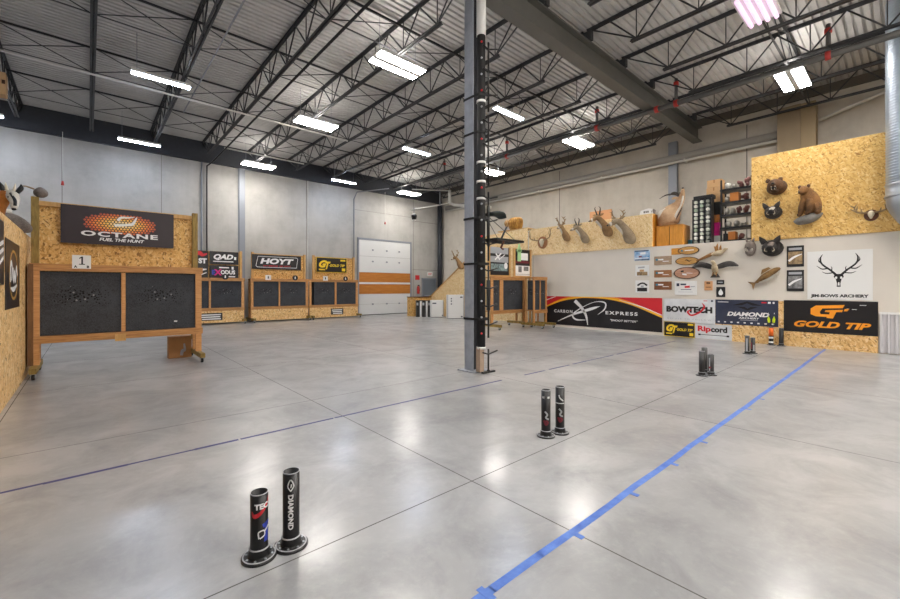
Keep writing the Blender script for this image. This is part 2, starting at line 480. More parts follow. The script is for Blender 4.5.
# corrugated wainscot at the right
mb = MB(); prof = []; y = .46
while y > -4:
    prof += [(y, 13.525), (y-.04, 13.525), (y-.05, 13.585), (y-.11, 13.585)]; y -= .12
n = len(prof); vs = [(p[1], p[0], z) for z in (.02, .90) for p in prof]
mb.add(vs, [(i, i+1, n+i+1, n+i) for i in range(n-1)])
struct(mb.build('wall_wainscot', 'corr'))
struct(MB().box((13.53, -4, .90), (13.6, .48, .95)).build('trim_10', 'white'))

# ---------- overhead dock door in the back wall
d = MB().box((10.95, 19.93, 0), (11.05, 20, 4.22)).box((14.47, 19.93, 0), (14.57, 20, 4.22)).box((10.95, 19.93, 4.16), (14.57, 20, 4.26)).build('door_1', 'grey'); struct(d)
secs = [('door', 0, .6), ('door', .6, 1.17), ('doorwood', 1.17, 1.72), ('doorwood', 1.82, 2.37), ('door', 2.37, 3.26), ('door', 3.26, 4.16)]
for m, a, b in secs:
    MB().box((11.05, 19.94, a+.008), (14.47, 19.985, b-.008)).build('door_panel', m, d)
MB().box((11.05, 19.935, 1.72), (14.47, 19.98, 1.82)).build('door_rail', 'white', d)
MB().box((11.05, 19.93, .0), (14.47, 19.98, .03)).build('bottom_seal', 'rubber', d)
for z in (.6, 2.98, 3.62):
    for x in (11.9, 12.82, 13.68):
        MB().box((x-.05, 19.925, z-.04), (x+.05, 19.94, z+.04)).build('hinge_plate', 'grey', d)
# ---------- grey personnel door
d = MB().box((15.38, 19.95, 0), (15.46, 20, 2.12)).box((16.42, 19.95, 0), (16.5, 20, 2.12)).box((15.38, 19.95, 2.05), (16.5, 20, 2.12)).build('door_2', 'grey'); struct(d)
MB().box((15.46, 19.96, .01), (16.42, 19.99, 2.05)).build('door_leaf', 'steeldoor', d)
MB().box((15.55, 19.9, 1.0), (16.3, 19.96, 1.06)).build('push_bar', 'grey', d)

# ================================================================== STEEL FRAME
# girder over the column line
g = MB().box((-9, 5.215, 6.91), (16.9, 5.245, 7.39)).build('roof_girder', 'girder')
tag(g, 'heavy grey steel I-beam girder running from the column to the right wall', 'beam')
MB().box((-9, 5.08, 6.88), (16.9, 5.38, 6.915)).build('bottom_flange', 'girder', g)
MB().box((-9, 5.08, 7.385), (16.9, 5.38, 7.42)).build('top_flange', 'girder', g)
# column
col = empty('steel_column', (5.25, 5.29, 0), (0, 0, 0), 'grey wide-flange steel column in the middle of the hall', 'column')
MB().box((-.135, -.135, .02), (-.115, .085, 6.88)).build('flange', 'column', col)
MB().box((.115, -.135, .02), (.135, .085, 6.88)).build('flange', 'column', col)
MB().box((-.115, -.037, .02), (.115, -.013, 6.88)).build('web', 'coldark', col)
MB().box((-.2, -.2, 0), (.2, .2, .02)).build('base_plate', 'column', col)

# open-web joists
def chord(z0, z1, y0, y1):
    return MB().box((-.05, y0, z1-.012), (-.012, y1, z1)).box((-.02, y0, z0), (-.012, y1, z1)).box((.012, y0, z1-.012), (.05, y1, z1)).box((.012, y0, z0), (.02, y1, z1))
def bottom_chord(y0, y1, z0=6.93, z1=6.99):
    return MB().box((-.055, y0, z0), (-.012, y1, z0+.014)).box((-.022, y0, z0), (-.012, y1, z1)).box((.012, y0, z0), (.055, y1, z0+.014)).box((.012, y0, z0), (.022, y1, z1))
PN = 1.22
def web_meshes():
    a = MB().tube([(0, 0, 6.97), (0, PN/2, 7.64)], .018, 6).build('web_member', 'joist')
    b = MB().tube([(0, 0, 6.97), (0, -PN/2, 7.64)], .018, 6).build('web_member', 'joist')
    c = MB().tube([(0, 0, 6.97), (0, 0, 7.64)], .012, 6).build('web_member', 'joist')
    r = [x.data for x in (a, b, c)]
    for x in (a, b, c): bpy.data.objects.remove(x)
    return r
WEB = web_meshes()
def joist(y0, y1):
    """from bearing y0 to bearing y1; bottom chord stops short of both ends"""
    j = empty('roof_joist', (0, 0, 0))
    chord(7.62, 7.695, y0, y1).build('top_chord', 'joist', j)
    nodes = []; L = y1-y0; k = int((L-1.5)//PN); off = (L-k*PN)/2
    for i in range(k+1): nodes.append(y0+off+i*PN)
    bottom_chord(nodes[0]-.12, nodes[-1]+.12).build('bottom_chord', 'joist', j)
    for yy in nodes:
        for me in WEB:
            if me is WEB[2]: pass
            o = bpy.data.objects.new('web_member', me); COL.objects.link(o); o.parent = j; o.location = (0, yy, 0)
    MB().tube([(0, nodes[0], 6.97), (0, y0+.15, 7.62)], .018, 6).build('end_web', 'joist', j)
    MB().tube([(0, nodes[-1], 6.97), (0, y1-.15, 7.62)], .018, 6).build('end_web', 'joist', j)
    MB().box((-.06, y0-.1, 7.42), (.06, y0+.12, 7.63)).build('bearing_seat', 'joist', j)
    MB().box((-.06, y1-.12, 7.42), (.06, y1, 7.63)).build('bearing_seat', 'joist', j)
    return j
JX = [-1.7+1.78*k for k in range(11)]
ordn = ['first', 'second', 'third', 'fourth', 'fifth', 'sixth', 'seventh', 'eighth', 'ninth', 'tenth', 'eleventh']
pj = joist(5.25, 19.98)
for k, x in enumerate(JX):
    o = pj if k == 0 else copy_tree(pj)
    o.location.x = x
    tag(o, 'dark open-web roof joist between girder and back wall, %s from the left' % ordn[k], 'joist', 'joists over the back bay')
pj2 = joist(-6.95, 5.15)
for k in range(5, 11):
    o = pj2 if k == 5 else copy_tree(pj2)
    o.location.x = JX[k]
    tag(o, 'dark open-web roof joist on the near side of the girder, %s from the left' % ordn[k-5], 'joist', 'joists over the front bay')
# bridging rows across the joists
rows = [(1.95, 5, 'on the near side of the girder'), (7.85, 0, 'just beyond the girder'), (10.8, 0, 'second row beyond the girder'), (13.75, 0, 'third row beyond the girder'), (16.7, 0, 'nearest the back wall')]
dg = MB().tube([(.05, 0, 6.98), (1.73, 0, 7.6)], .012, 5).build('brace', 'joist'); DA = dg.data; bpy.data.objects.remove(dg)
dg = MB().tube([(.05, .03, 7.6), (1.73, .03, 6.98)], .012, 5).build('brace', 'joist'); DB = dg.data; bpy.data.objects.remove(dg)
for y, k0, where in rows:
    b = empty('joist_bridging', (0, y, 0), (0, 0, 0), 'row of crossed bridging braces between roof joists, '+where, 'brace', 'bridging rows')
    MB().box((JX[k0], -.03, 7.57), (JX[-1], .03, 7.58)).box((JX[k0], -.03, 7.55), (JX[-1], -.02, 7.6)).build('ridge_angle', 'joist', b)
    MB().box((JX[k0], .05, 6.995), (JX[-1], .09, 7.005)).build('lower_angle', 'joist', b)
    for k in range(k0, 10):
        for me in (DA, DB):
            o = bpy.data.objects.new('brace', me); COL.objects.link(o); o.parent = b; o.location = (JX[k], 0, 0)

# ================================================================== PIPES AND WALL SERVICES
p = MB().cyl((12.6, -6.9, 6.79), (12.6, 16.2, 6.79), .075, 16).build('sprinkler_main', 'pipe')
tag(p, 'thick dark sprinkler main hung under the joists and passing below the girder', 'pipe')
for y in (4.98, 1.24, 4.45, 6.88, 10.76):
    MB().cyl((12.6, y-.05, 6.79), (12.6, y+.05, 6.79), .1, 16).build('coupling', 'red', p)
for y in (1.24, 4.45, 6.88, 10.76, 14.6):
    r = MB().cyl((12.6, y, 6.86), (12.6, y, 7.5), .045, 10).build('riser', 'pipe', p)
    MB().cyl((12.6, y, 7.3), (12.6, y, 7.4), .07, 10).build('coupling', 'red', r)
for nm, lab, pts, r, m in (
    ('sprinkler_branch', 'thin white pipe crossing under the joists at the left', [(-5, 13.66, 6.88), (7.1, 13.66, 6.88)], .025, 'whitepipe'),
    ('sprinkler_branch', 'short white pipe under the joists close to the back wall', [(3.9, 17.45, 6.88), (7.0, 17.45, 6.88)], .028, 'whitepipe'),
    ('drain_pipe', 'black pipe running to the back wall and dropping down it left of the banners', [(3.95, 5.6, 6.86), (3.95, 19.7, 6.86), (3.78, 19.86, 6.7), (3.78, 19.9, 6.3), (3.78, 19.9, .0)], .03, 'black'),
    ('conduit', 'thin grey conduit under the deck left of the second joist from the left edge', [(2.25, 5.5, 7.05), (2.25, 15.2, 7.05)], .018, 'grey'),
    ('conduit', 'slim pale conduit down the back wall beside the black pipe', [(3.6, 19.95, 0), (3.6, 19.95, 6.85)], .03, 'grey'),
    ('conduit', 'slim pale conduit down the back wall between the white and yellow banners', [(8.2, 19.96, 0), (8.2, 19.96, 6.85)], .02, 'whitepipe'),
    ('conduit', 'pale conduit down the back wall beside the overhead door', [(10.74, 19.94, 0), (10.74, 19.94, 6.3), (10.9, 19.9, 6.7), (12.1, 18.6, 6.85)], .03, 'grey'),
    ('drain_pipe', 'dark downpipe at the right end of the back wall', [(16.62, 19.72, 0), (16.62, 19.72, 6.9)], .15, 'ledger')):
    tag(MB().tube(pts, r, 10).build(nm, m), lab, 'pipe')
tag(MB().box((5.05, 19.9, 0), (5.28, 20, 6.86)).box((5.02, 19.97, 0), (5.31, 20, 6.86)).build('wall_channel', 'grey'), 'grey steel channel up the back wall between the first two banners', 'column')
tag(MB().box((16.75, 5.9, 2.83), (16.9, 6.2, 7.1)).build('wall_channel', 'grey'), 'grey steel channel up the right wall behind the horned mount', 'column')
tag(MB().cyl((16.72, 2.84, 6.45), (16.72, 19.2, 6.45), .13, 14).build('wall_pipe', mat('grey_pipe', '#a3a09a', .45)), 'grey pipe along the right wall above the storage shelf', 'pipe')
wp = MB().cyl((16.66, 2.84, 6.26), (16.66, 19.2, 6.26), .045, 12).build('wall_pipe', 'whitepipe')
tag(wp, 'thin white pipe along the right wall below the grey pipe', 'pipe')
for y in (5.6, 8.9, 12.2):
    MB().box((16.66, y-.03, 6.22), (16.9, y+.03, 6.56)).build('bracket', 'whitepipe', wp)
tag(MB().tube([(16.7, 1.85, 6.62), (16.7, .4, 7.02), (16.7, .2, 7.12)], .045, 12).build('wall_pipe', 'whitepipe'), 'white sloping pipe right of the beige boxed chase', 'pipe')
bx = MB().box((16.45, 2.25, 5.0), (16.895, 2.82, 7.2)).build('boxed_chase', 'beige'); tag(bx, 'beige boxed pipe chase on the right wall above the chipboard', 'enclosure')
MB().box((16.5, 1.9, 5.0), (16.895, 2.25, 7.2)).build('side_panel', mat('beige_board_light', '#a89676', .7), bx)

# spiral duct at the right edge
du = empty('spiral_duct', (13.1, -.01, 3.45), (0, 0, 0), 'vertical spiral steel duct at the right edge, in front of the chipboard', 'duct')
R0 = .37; pr = []; z = .28
while z < 4.24: pr += [(R0, z), (R0, z+.035), (R0+.012, z+.045), (R0, z+.055)]; z += .06
MB().lathe(pr, 40).build('duct_pipe', 'spiral', du)
MB().lathe([(R0-.02, .0), (R0+.02, .0), (R0+.025, .05), (R0+.01, .07), (R0+.01, .25), (R0+.025, .28), (R0+.005, .3)], 40).build('collar', 'steel', du)
MB().tube([(0, 0, .02), (0, -.02, -.15), (0, -.25, -.5), (0, -.6, -.62), (0, -1.2, -.64)], [R0, R0, R0, R0*.98, R0*.98], 32, True, 4).build('elbow', 'steel', du)

# back right corner services
cs = empty('pipe_bracket', (14.6, 17.2, 6.2), (0, 0, 0), 'white pipe frame hanging in the far right corner under the roof', 'pipe')
MB().tube([(-2.2, -.3, .35), (.4, -.3, .68)], .03, 8).build('pipe', 'whitepipe', cs)
MB().tube([(.35, -.3, .7), (.35, -.3, 0), (.5, -.5, -.12), (1.9, -2.0, -.3)], .085, 10).build('pipe', 'whitepipe', cs)
MB().tube([(.35, -.3, 0), (-1.9, .2, -.62)], .035, 8).build('pipe', 'whitepipe', cs)
MB().tube([(-.35, -.3, .5), (-.35, -.3, -.2)], .03, 8).build('hanger', 'grey', cs)
MB().tube([(.35, -.3, .65), (.35, -.3, 1.45)], .025, 8).build('hanger', 'grey', cs)
cam = empty('security_camera', (12.85, 17.35, 5.05), (0, 0, 0), 'small dark camera dome hanging off the pipe frame in the far right corner', 'camera')
MB().lathe([(0, 0), (.09, .03), (.13, .12), (.13, .17), (.15, .18), (.15, .3), (.06, .36), (0, .36)], 16).build('housing', 'black', cam)
MB().ball((0, 0, .05), (.1, .1, .08)).build('dome', 'white', cam)
MB().tube([(0, 0, .34), (0, 0, .72)], .02, 6).build('stem', 'grey', cam)
def pull(x, y, z, top, lab):
    r = MB().cyl((0, 0, 0), (0, 0, .14), .045, 10, .03).build('pull_handle', 'red', None, (x, y, z)); tag(r, lab, 'pull handle')
    MB().cyl((0, 0, .14), (0, 0, top-z), .008, 5).build('cord', 'whitepipe', r)
pull(12.62, 19.8, 5.12, 6.95, 'red pull handle on a cord above the overhead door')
pull(-.68, 19.8, 5.12, 7.0, 'red pull handle on a cord high on the back wall at left')
tag(MB().box((15.8, 19.95, 2.24), (16.22, 20, 2.5)).build('exit_sign', 'exit'), 'white emergency exit sign above the grey door', 'sign')
ex = bpy.data.objects['exit_sign']; text('EXIT', ex, (16.01, 19.946, 2.37), 'inkr', w=.27, h=.12).rotation_euler = RY
fe = empty('fire_extinguisher', (15.05, 19.9, 1.15), (0, 0, 0), 'red fire extinguisher on the back wall between the two doors', 'fire extinguisher')
MB().lathe([(0, 0), (.075, 0), (.08, .03), (.08, .38), (.06, .45), (.03, .48), (0, .48)], 16).build('cylinder', 'red', fe)
MB().box((-.02, -.1, .48), (.02, .03, .54)).tube([(0, -.05, .5), (.1, -.06, .4), (.09, -.02, .15)], .012, 6).build('valve', 'black', fe)
MB().box((-.05, .05, .2), (.05, .1, .3)).build('bracket', 'grey', fe)
tag(MB().box((14.9, 19.97, 2.0), (15.2, 20, 2.28)).build('notice', 'inkr'), 'red notice board on the back wall left of the exit sign', 'sign')

# ================================================================== CEILING LIGHTS
def light(kind):
    r = empty('ceiling_light', (0, 0, 0))
    if kind == 'twin':
        MB().box((-.64, -.28, .03), (.64, .28, .09)).box((-.63, -.055, -.012), (.63, .055, .03)).build('housing', 'white', r, bevel=.008)
        for y in (-.165, .165):
            MB().box((-.61, y-.095, 0), (.61, y+.095, .032)).build('diffuser', 'lightwhite', r)
    elif kind == 'strip':
        MB().box((-.61, -.09, .05), (.61, .09, .1)).box((-.61, -.1, .03), (.61, -.09, .06)).box((-.61, .09, .03), (.61, .1, .06)).build('housing', 'white', r)
        for y in (-.045, .045):
            MB().cyl((-.6, y, .025), (.6, y, .025), .024, 10).build('tube', 'lightblue', r)
    else:
        MB().box((-.54, -.28, .06), (.54, .28, .11)).build('housing', 'white', r)
        for y in (-.2, -.067, .067, .2):
            MB().cyl((-.53, y, .03), (.53, y, .03), .038, 10).build('tube', 'lightpink', r)
    if kind != 'strip': MB().box((-.5, -.05, .112), (.5, .05, .12)).build('uplight_slot', 'uplight', r)
    for x in (-.5, .5):
        MB().cyl((x, 0, .09), (x, 0, 1.02), .006, 5).build('hanger_wire', 'grey', r)
    return r
proto = {k: light(k) for k in ('twin', 'strip', 'quad')}
used = set()
LP = [
 ('strip', -2.55, 18.35, 'cool white strip light cut by the left edge of the photo'),
 ('strip', 1.38, 12.45, 'cool white strip light crossing the joist at upper left'),
 ('strip', 1.38, 18.3, 'cool white strip light at the back wall above the near target stand'),
 ('twin', 5.41, 18.35, 'white light at the back wall above the white-lettered black banner'),
 ('twin', 5.41, 12.5, 'twin-panel white light in the middle of the hall, second from the camera in its row'),
 ('twin', 5.43, 7.96, 'big twin-panel white light just left of the column, near the top'),
 ('strip', 9.38, 12.5, 'cool white strip light left of the column, halfway to the overhead door'),
 ('strip', 9.38, 18.4, 'cool white strip light at the back wall left of the overhead door'),
 ('twin', 13.2, 18.3, 'small far twin light in front of the overhead door'),
 ('strip', 9.41, 7.96, 'cool white strip light right of the column'),
 ('twin', 13.5, 12.47, 'far twin light touching the right edge of the column'),
 ('twin', 13.17, 7.9, 'twin-panel white light under the girder, right of the column'),
 ('quad', 9.36, 1.9, 'rosy four-tube light cut by the top edge of the photo'),
 ('twin', 13.2, 1.95, 'twin-panel white light over the chipboard at upper right'),
 ('strip', 1.38, 7.96, None), ('twin', 5.41, 1.9, None), ('twin', 1.38, 1.9, None), ('twin', 1.38, -4, None), ('twin', 5.41, -4, None),
 ('twin', 9.38, -4, None), ('twin', 9.38, -1.2, None), ('twin', 5.41, -1.2, None), ('twin', 11.6, -1.5, None), ('twin', -4.5, 17, None), ('strip', -4.5, 12.5, None), ('strip', -4.5, 5, None)]  # second to fourth here: added unseen lamps to brighten the right wall
for kind, x, y, lab in LP:
    o = proto[kind] if kind not in used else copy_tree(proto[kind])
    used.add(kind); o.location = (x, y, 6.68)
    if lab: tag(o, lab, 'ceiling light', 'hanging lights over the hall')
    else: tag(o, 'ceiling light in the part of the hall outside the photo', 'ceiling light', 'ceiling lights outside the photo')

# ================================================================== FLOOR TAPE
t = MB(); x = .3; rd = random.Random(3)
pts = []
while x <= 13.58: pts.append((x, 1.38+rd.uniform(-.006, .006))); x += .4
for a, b in zip(pts, pts[1:]):
    t.add([(a[0], a[1]-.026, 0), (b[0]+.01, b[1]-.026, 0), (b[0]+.01, b[1]+.026, .0012), (a[0], a[1]+.026, .0012),
           (a[0], a[1]-.026, .0012), (b[0]+.01, b[1]-.026, .0012)], [(4, 5, 2, 3)])
tag(t.build('floor_tape', 'tape'), 'bright blue tape line along the near row of tubes to the right wall', 'floor tape')
names = ['nearest the camera', 'second from the camera', 'third from the camera', 'fourth from the camera', 'fifth from the camera', 'farthest from the camera']
for (x, y), nm in zip(((2.27, 1.32), (3.02, 1.33), (3.78, 1.33), (4.53, 1.34), (6.16, 1.34), (6.85, 1.345)), names):
    tag(MB().box((x-.07, 1.30, 0), (x-.03, 1.36, .0018)).build('floor_tape', 'tape'), 'short blue tape tick beside the near tape line, '+nm, 'floor tape', 'tape ticks')
tag(MB().box((1.44, 1.33, 0), (1.48, 1.43, .002)).build('floor_tape', 'tape'), 'short blue tape cross at the near end of the tape line', 'floor tape')
tr = None
for a, b in ((-.76, 1.1), (1.13, 2.1), (2.13, 5.02), (5.62, 6.2), (6.35, 7.0), (7.15, 8.8), (8.95, 10.3), (10.5, 12.4)):
    x = a; t = MB()
    while x < b:
        w = rd.uniform(.012, .02); x2 = min(x+.5, b); y = 4.41+rd.uniform(-.004, .004)
        t.box((x, y-w, 0), (x2+.01, y+w, .0015)); x = x2
    if tr is None: tr = tag(t.build('floor_tape', 'tapedark'), 'worn dark blue tape line crossing the floor past the column', 'floor tape')
    else: t.build('tape_segment', 'tapedark', tr)

# ================================================================== TARGET STANDS
def stand(W, foams, skirt, header, loc, label, postmat='treated'):
    """rolling archery target stand: local x along its width, front plane y=0, shooters on the -y side"""
    r = empty('target_stand', loc, (0, 0, 0), label, 'target stand')
    D = .42
    zb, zt = .68, 1.79
    pw_ = .11 if W > 1 else .07
    for x in (0, W-pw_):
        MB().box((x, 0, .19), (x+pw_, .05, 1.91)).build('front_post', 'wood', r, bevel=.004)
        MB().box((x+.01, D-.05, .19), (x+pw_-.01, D, 1.91)).build('rear_post', 'wood', r, bevel=.004)
        MB().box((x+.02, .05, .19), (x+pw_-.02, .1, .68)).build('leg_block', 'treated', r)
    MB().box((-.02, -.012, zt+.005), (W+.02, .06, 1.92)).build('top_rail', 'woodh', r, bevel=.004)
    MB().box((-.02, -.012, zb-.13), (W+.02, .06, zb-.005)).build('bottom_rail', 'woodh', r, bevel=.004)
    MB().box((0, .06, 1.86), (W, D, 1.9)).build('top_board', 'woodh', r)
    MB().box((0, .06, zb-.05), (W, D, zb-.01)).build('bottom_board', 'woodh', r)
    for (a, b), (c, d) in zip(foams, foams[1:]):
        MB().box((b+.004, .002, zb), (c-.004, .055, zt)).build('mid_post', 'wood', r, bevel=.004)
    for a, b in foams:
        MB().box((-(b-a)/2, -.16, -.555), ((b-a)/2, .16, .555)).build('foam_block', 'foam', r, ((a+b)/2, .19, (zb+zt)/2), None, .006)
    for x in (.055, W-.055):
        yb = .85 if W > 1 else .62
        f = MB().box((x-.045, -.42, .10), (x+.045, yb, .19)).build('foot', 'treated', r, bevel=.004)
        for y in (-.34, yb-.08):
            c = MB().cyl((x-.02, y, .042), (x+.02, y, .042), .042, 14).build('caster', 'rubber', f)
            MB().box((x-.034, y-.03, .03), (x-.022, y+.03, .1)).box((x+.022, y-.03, .03), (x+.034, y+.03, .1)).box((x-.034, y-.035, .088), (x+.034, y+.035, .1)).build('caster_fork', 'steel', f)
    if skirt:
        MB().box((.02, -.008, .06), (W-.02, .0, zb-.13)).build('skirt_board', 'osb', r)
    if header:
        x0, x1 = header
        MB().box((x0, D+.0, 1.2), (x1, D+.02, 3.05)).build('header_board', 'osbw', r)
        for x in (x0-.05, x1-.05):
            MB().box((x, D-.09, 1.905), (x+.1, D, 3.1)).build('header_post', postmat, r, bevel=.004)
            MB().box((x, D+.02, .4), (x+.1, D+.1, 1.905)).build('header_post_foot', postmat, r)
        MB().box((x0+.05, D-.05, 2.96), (x1-.05, D, 3.04)).build('header_rail', 'pale', r)
    return r
T1 = (-.73, 9.82, 0)
st = stand(2.5, [(.11, 1.19), (1.26, 2.39)], False, (.03, 2.44), T1, 'nearest wooden target stand with two black foam targets and a chipboard top, at left')
MB().box((1.1, -.016, .51), (1.26, -.012, .64)).build('patch_board', 'pale', st)
MB().box((-.035, -.02, .19), (.035, .42, 1.905)).build('side_board', mat('dark_lumber', '#7d5630', .6, h2='#5a3b1e', scale=5, stretch=(5, 5, 1)), st)  # added dark brown strip paints the shade on the left post's side
MB().box((2.02, -.018, .82), (2.07, .02, .845)).build('arrow_stub', 'white', st)
S2 = stand(2.6, [(.11, 1.26), (1.34, 2.49)], True, (.1, 2.55), (2.42, 19.0, 0), 'target stand at the back wall partly hidden behind the near stand', 'pale')
S3 = stand(2.55, [(.13, 1.18), (1.25, 2.42)], True, (.17, 2.51), (5.28, 19.0, 0), 'target stand at the back wall under the black banner with big white letters', 'pale')
S4 = stand(2.58, [(.25, 1.3), (1.4, 2.46)], True, (.36, 2.53), (7.88, 19.0, 0), 'target stand at the back wall beside the overhead door, under a yellow-and-black banner', 'pale')
S5 = stand(1.95, [(.11, .46), (.66, 1.82)], False, None, (10.85, 10.0, 0), 'rolling target stand behind the column, with picture boards standing on it')
S6 = stand(.82, [(.075, .38), (.44, .745)], False, None, (12.42, 9.3, 0), 'narrow rolling target stand with two slim foam targets at the end of the right wall')

# number cards on the rails
c = sheet('number_card', .25, .24, 'white', (-.09, 9.795, 1.965), RY, 'white card numbered 1 on the top rail of the near target stand', 'sign')
c.location.y = 9.806
MB().prism([(-.005, -.035), (.018, -.035), (.018, .095), (-.002, .095), (-.034, .068), (-.028, .052), (-.005, .068)], .0062, .008).prism([(-.035, -.035), (.045, -.035), (.045, -.05), (-.035, -.05)], .0062, .008).build('numeral', 'ink', c)
text('A', c, (-.08, -.085, .006), 'ink', h=.045, bold=.05); text('B', c, (.085, -.085, .006), 'ink', h=.045, bold=.05)
for x, m, lab in ((4.28, 'ink', 'round black marker on the partly hidden back target stand'), (6.0, 'white', 'white card on the rail below the black banner with big white letters'),
                  (7.2, 'ink', 'round black marker right of the white card below the big-lettered banner'),
                  (8.68, 'white', 'white card on the rail below the yellow-and-black banner, left one'), (9.75, 'ink', 'round black marker below the yellow-and-black banner')):
    mb = MB()
    if m == 'white': mb.box((-.12, -.11, 0), (.12, .11, .006))
    else: mb.ellipse((0, 0), .13, .12, 0, .006, 20)
    o = tag(mb.build('marker_card', m, None, (x, 18.985, 1.97), RY), lab, 'sign')
    MB().prism([(-.03, -.05), (.03, -.05), (.02, .06), (-.02, .06)], .007, .009).build('printed_mark', 'ink' if m == 'white' else 'inkw', o)
# instruction placards on the skirts
for x, z, w, lab in ((3.75, .32, .85, 'black placard with white lines on the skirt of the partly hidden back stand'), (9.3, .33, .66, 'black placard with white lines on the skirt of the stand beside the overhead door')):
    o = tag(MB().box((-w/2, -.15, 0), (w/2, .15, .008)).build('placard', 'vinylblack', None, (x, 18.99, z), RY), lab, 'sign')
    mb = MB()
    for k in range(3): mb.box((-w/2+.05+.03*k, .055-k*.085, .009), (w/2-.06-.02*(k % 2), .1-k*.085, .011))
    mb.build('printed_lines', 'inkw', o)
# cardboard box behind the near stand
bx = MB().box((1.27, 10.42, 0), (1.69, 10.62, .46)).build('cardboard_box', 'cardboard', None, None, None, .004)
tag(bx, 'flat brown cardboard box standing on the floor behind the near target stand', 'box')
MB().stroke([(0, .05), (.02, .15), (.06, .16), (.05, .3)], [.05, .06, .05, .03], 0, .002).build('torn_label', 'inkg', bx, (1.5, 10.418, 0), RY)

# ---- banners of the stands
o = sheet('banner', 1.70, .70, 'vinylpurple', (.475, 9.82+.325, 2.67), RY, 'dark plum banner with an orange honeycomb print on the near target stand', 'banner', None, .006, .004)
mb = MB(); r_ = .017
for j in range(-6, 7):
    for i in range(-14, 15):
        x = (i+.5*(j % 2))*.05; y = j*.043
        e = (x/.55)**2+(y/.21)**2
        if e < 1: mb.prism([(x+.0215*math.cos(PI/6+k*PI/3), y+.055+.0215*math.sin(PI/6+k*PI/3)) for k in range(6)], .0098, .0104)
mb.build('honeycomb_print', 'honey', o)
mb = MB().stroke([(-.10, .03), (.1, .06), (.18, .09), (.24, .22)], [.045, .045, .05, .02], .011, .012).stroke([(-.05, .13), (0, .19), (.1, .2), (.2, .22)], [.05, .04, .03, .012], .011, .012)
mb.build('emblem', 'inkw', o)
text('OCTANE', o, (0, -.15, .0125), 'inkw', w=1.16, h=.095, bold=.035, spacing=1.15)
text('FUEL THE HUNT', o, (.02, -.25, .0125), 'inkw', w=.68, h=.06, bold=.035, shear=.2)
BY = 19.0+.42-.0902
def hoyt():
    o = sheet('banner', 2.2, .66, 'vinylblack', (6.51, BY, 2.68), RY, 'black banner with big white outlined letters over the back target stand', 'banner', None, .006, .003)
    mb = MB()
    q = [(-.86, -.24), (.88, -.24), (.94, .2), (.88, .24), (-.84, .24), (-.93, -.18)]
    for a, b in zip(q, q[1:]+q[:1]): mb.stroke([a, b], .018, .009, .010, 1)
    mb.build('outline_print', 'inkw', o)
    text('HOYT', o, (0, .04, .010), 'inkw', w=1.5, h=.26, bold=.05, shear=.2)
    text('GET SERIOUS. GET HOYT.', o, (0, -.175, .010), 'inkr', w=1.25, h=.05, bold=.03)
hoyt()
def goldtip_small(w, h, loc, rot, lab):
    o = sheet('banner', w, h, 'vinylblack', loc, rot, lab, 'banner', None, .006)
    mb = MB(); k = .012*h/.5
    for a, b in (((-w/2, -h/2), (w/2, -h/2+k)), ((-w/2, h/2-k), (w/2, h/2)), ((-w/2, -h/2), (-w/2+k, h/2)), ((w/2-k, -h/2), (w/2, h/2))): mb.box((*a, .0065), (*b, .008))
    mb.box((.28*w, .28*h, .0065), (.45*w, .4*h, .008)); mb.box((.33*w, -.4*h, .0065), (.45*w, -.2*h, .008)); mb.box((-.42*w, -.36*h, .0065), (-.22*w, -.27*h, .008))
    mb.build('border_print', 'inky', o)
    text('G', o, (-.29*w, .06*h, .009), 'inky', w=.26*w, h=.5*h, bold=.06, shear=.35)
    text('T', o, (-.13*w, -.03*h, .010), 'inky', w=.17*w, h=.52*h, bold=.05, shear=.35)
    text('GOLD TIP', o, (.18*w, -.02*h, .009), 'inky', w=.5*w, h=.17*h, bold=.03, shear=.3)
    return o
goldtip_small(1.63, .74, (9.18, BY, 2.65), RY, 'yellow-and-black banner over the target stand beside the overhead door')
o = sheet('banner', 1.1, .54, 'vinylblack', (4.32, BY, 2.77), RY, 'black banner with white slanted letters on the partly hidden back stand, upper', 'banner', None, .006)
text('QAD', o, (-.03, .03, .009), 'inkw', w=.75, h=.26, bold=.05, shear=.3); MB().box((-.42, -.17, .0065), (.35, -.13, .008)).build('printed_line', 'inkw', o); MB().box((.38, -.06, .0065), (.46, .06, .008)).build('printed_dot', 'inkw', o)
o = sheet('banner', 1.1, .54, 'vinylblack', (4.32, BY, 2.19), RY, 'black banner with a pink X in its lettering, below the slanted white letters', 'banner', None, .006)
text('E', o, (-.4, -.03, .009), 'inkb', h=.2, bold=.04); text('X', o, (-.24, -.03, .009), 'pink', h=.26, bold=.04); text('ODUS', o, (.14, -.02, .009), 'inkw', w=.56, h=.18, bold=.04)
MB().box((-.2, .15, .0065), (.18, .2, .008)).box((.28, .1, .0065), (.36, .22, .008)).box((.1, -.23, .0065), (.42, -.18, .008)).build('printed_line', 'inkw', o)
o = sheet('banner', .95, 1.12, 'vinylblack', (3.24, BY, 2.48), RY, 'black banner with red and white print just right of the near target stand', 'banner', None, .006)
MB().stroke([(-.1, .3), (.15, .46), (.28, .38), (.44, .44)], [.12, .16, .12, .05], .0065, .008).build('red_print', 'inkr', o)
text('ST', o, (.28, .14, .009), 'inkw', w=.3, h=.22, bold=.06)
MB().stroke([(.05, -.42), (.2, -.25), (.42, -.2)], [.05, .09, .05], .0065, .008).stroke([(.1, -.48), (.42, -.34)], [.05, .04], .0065, .008).build('white_print', 'inkw', o)

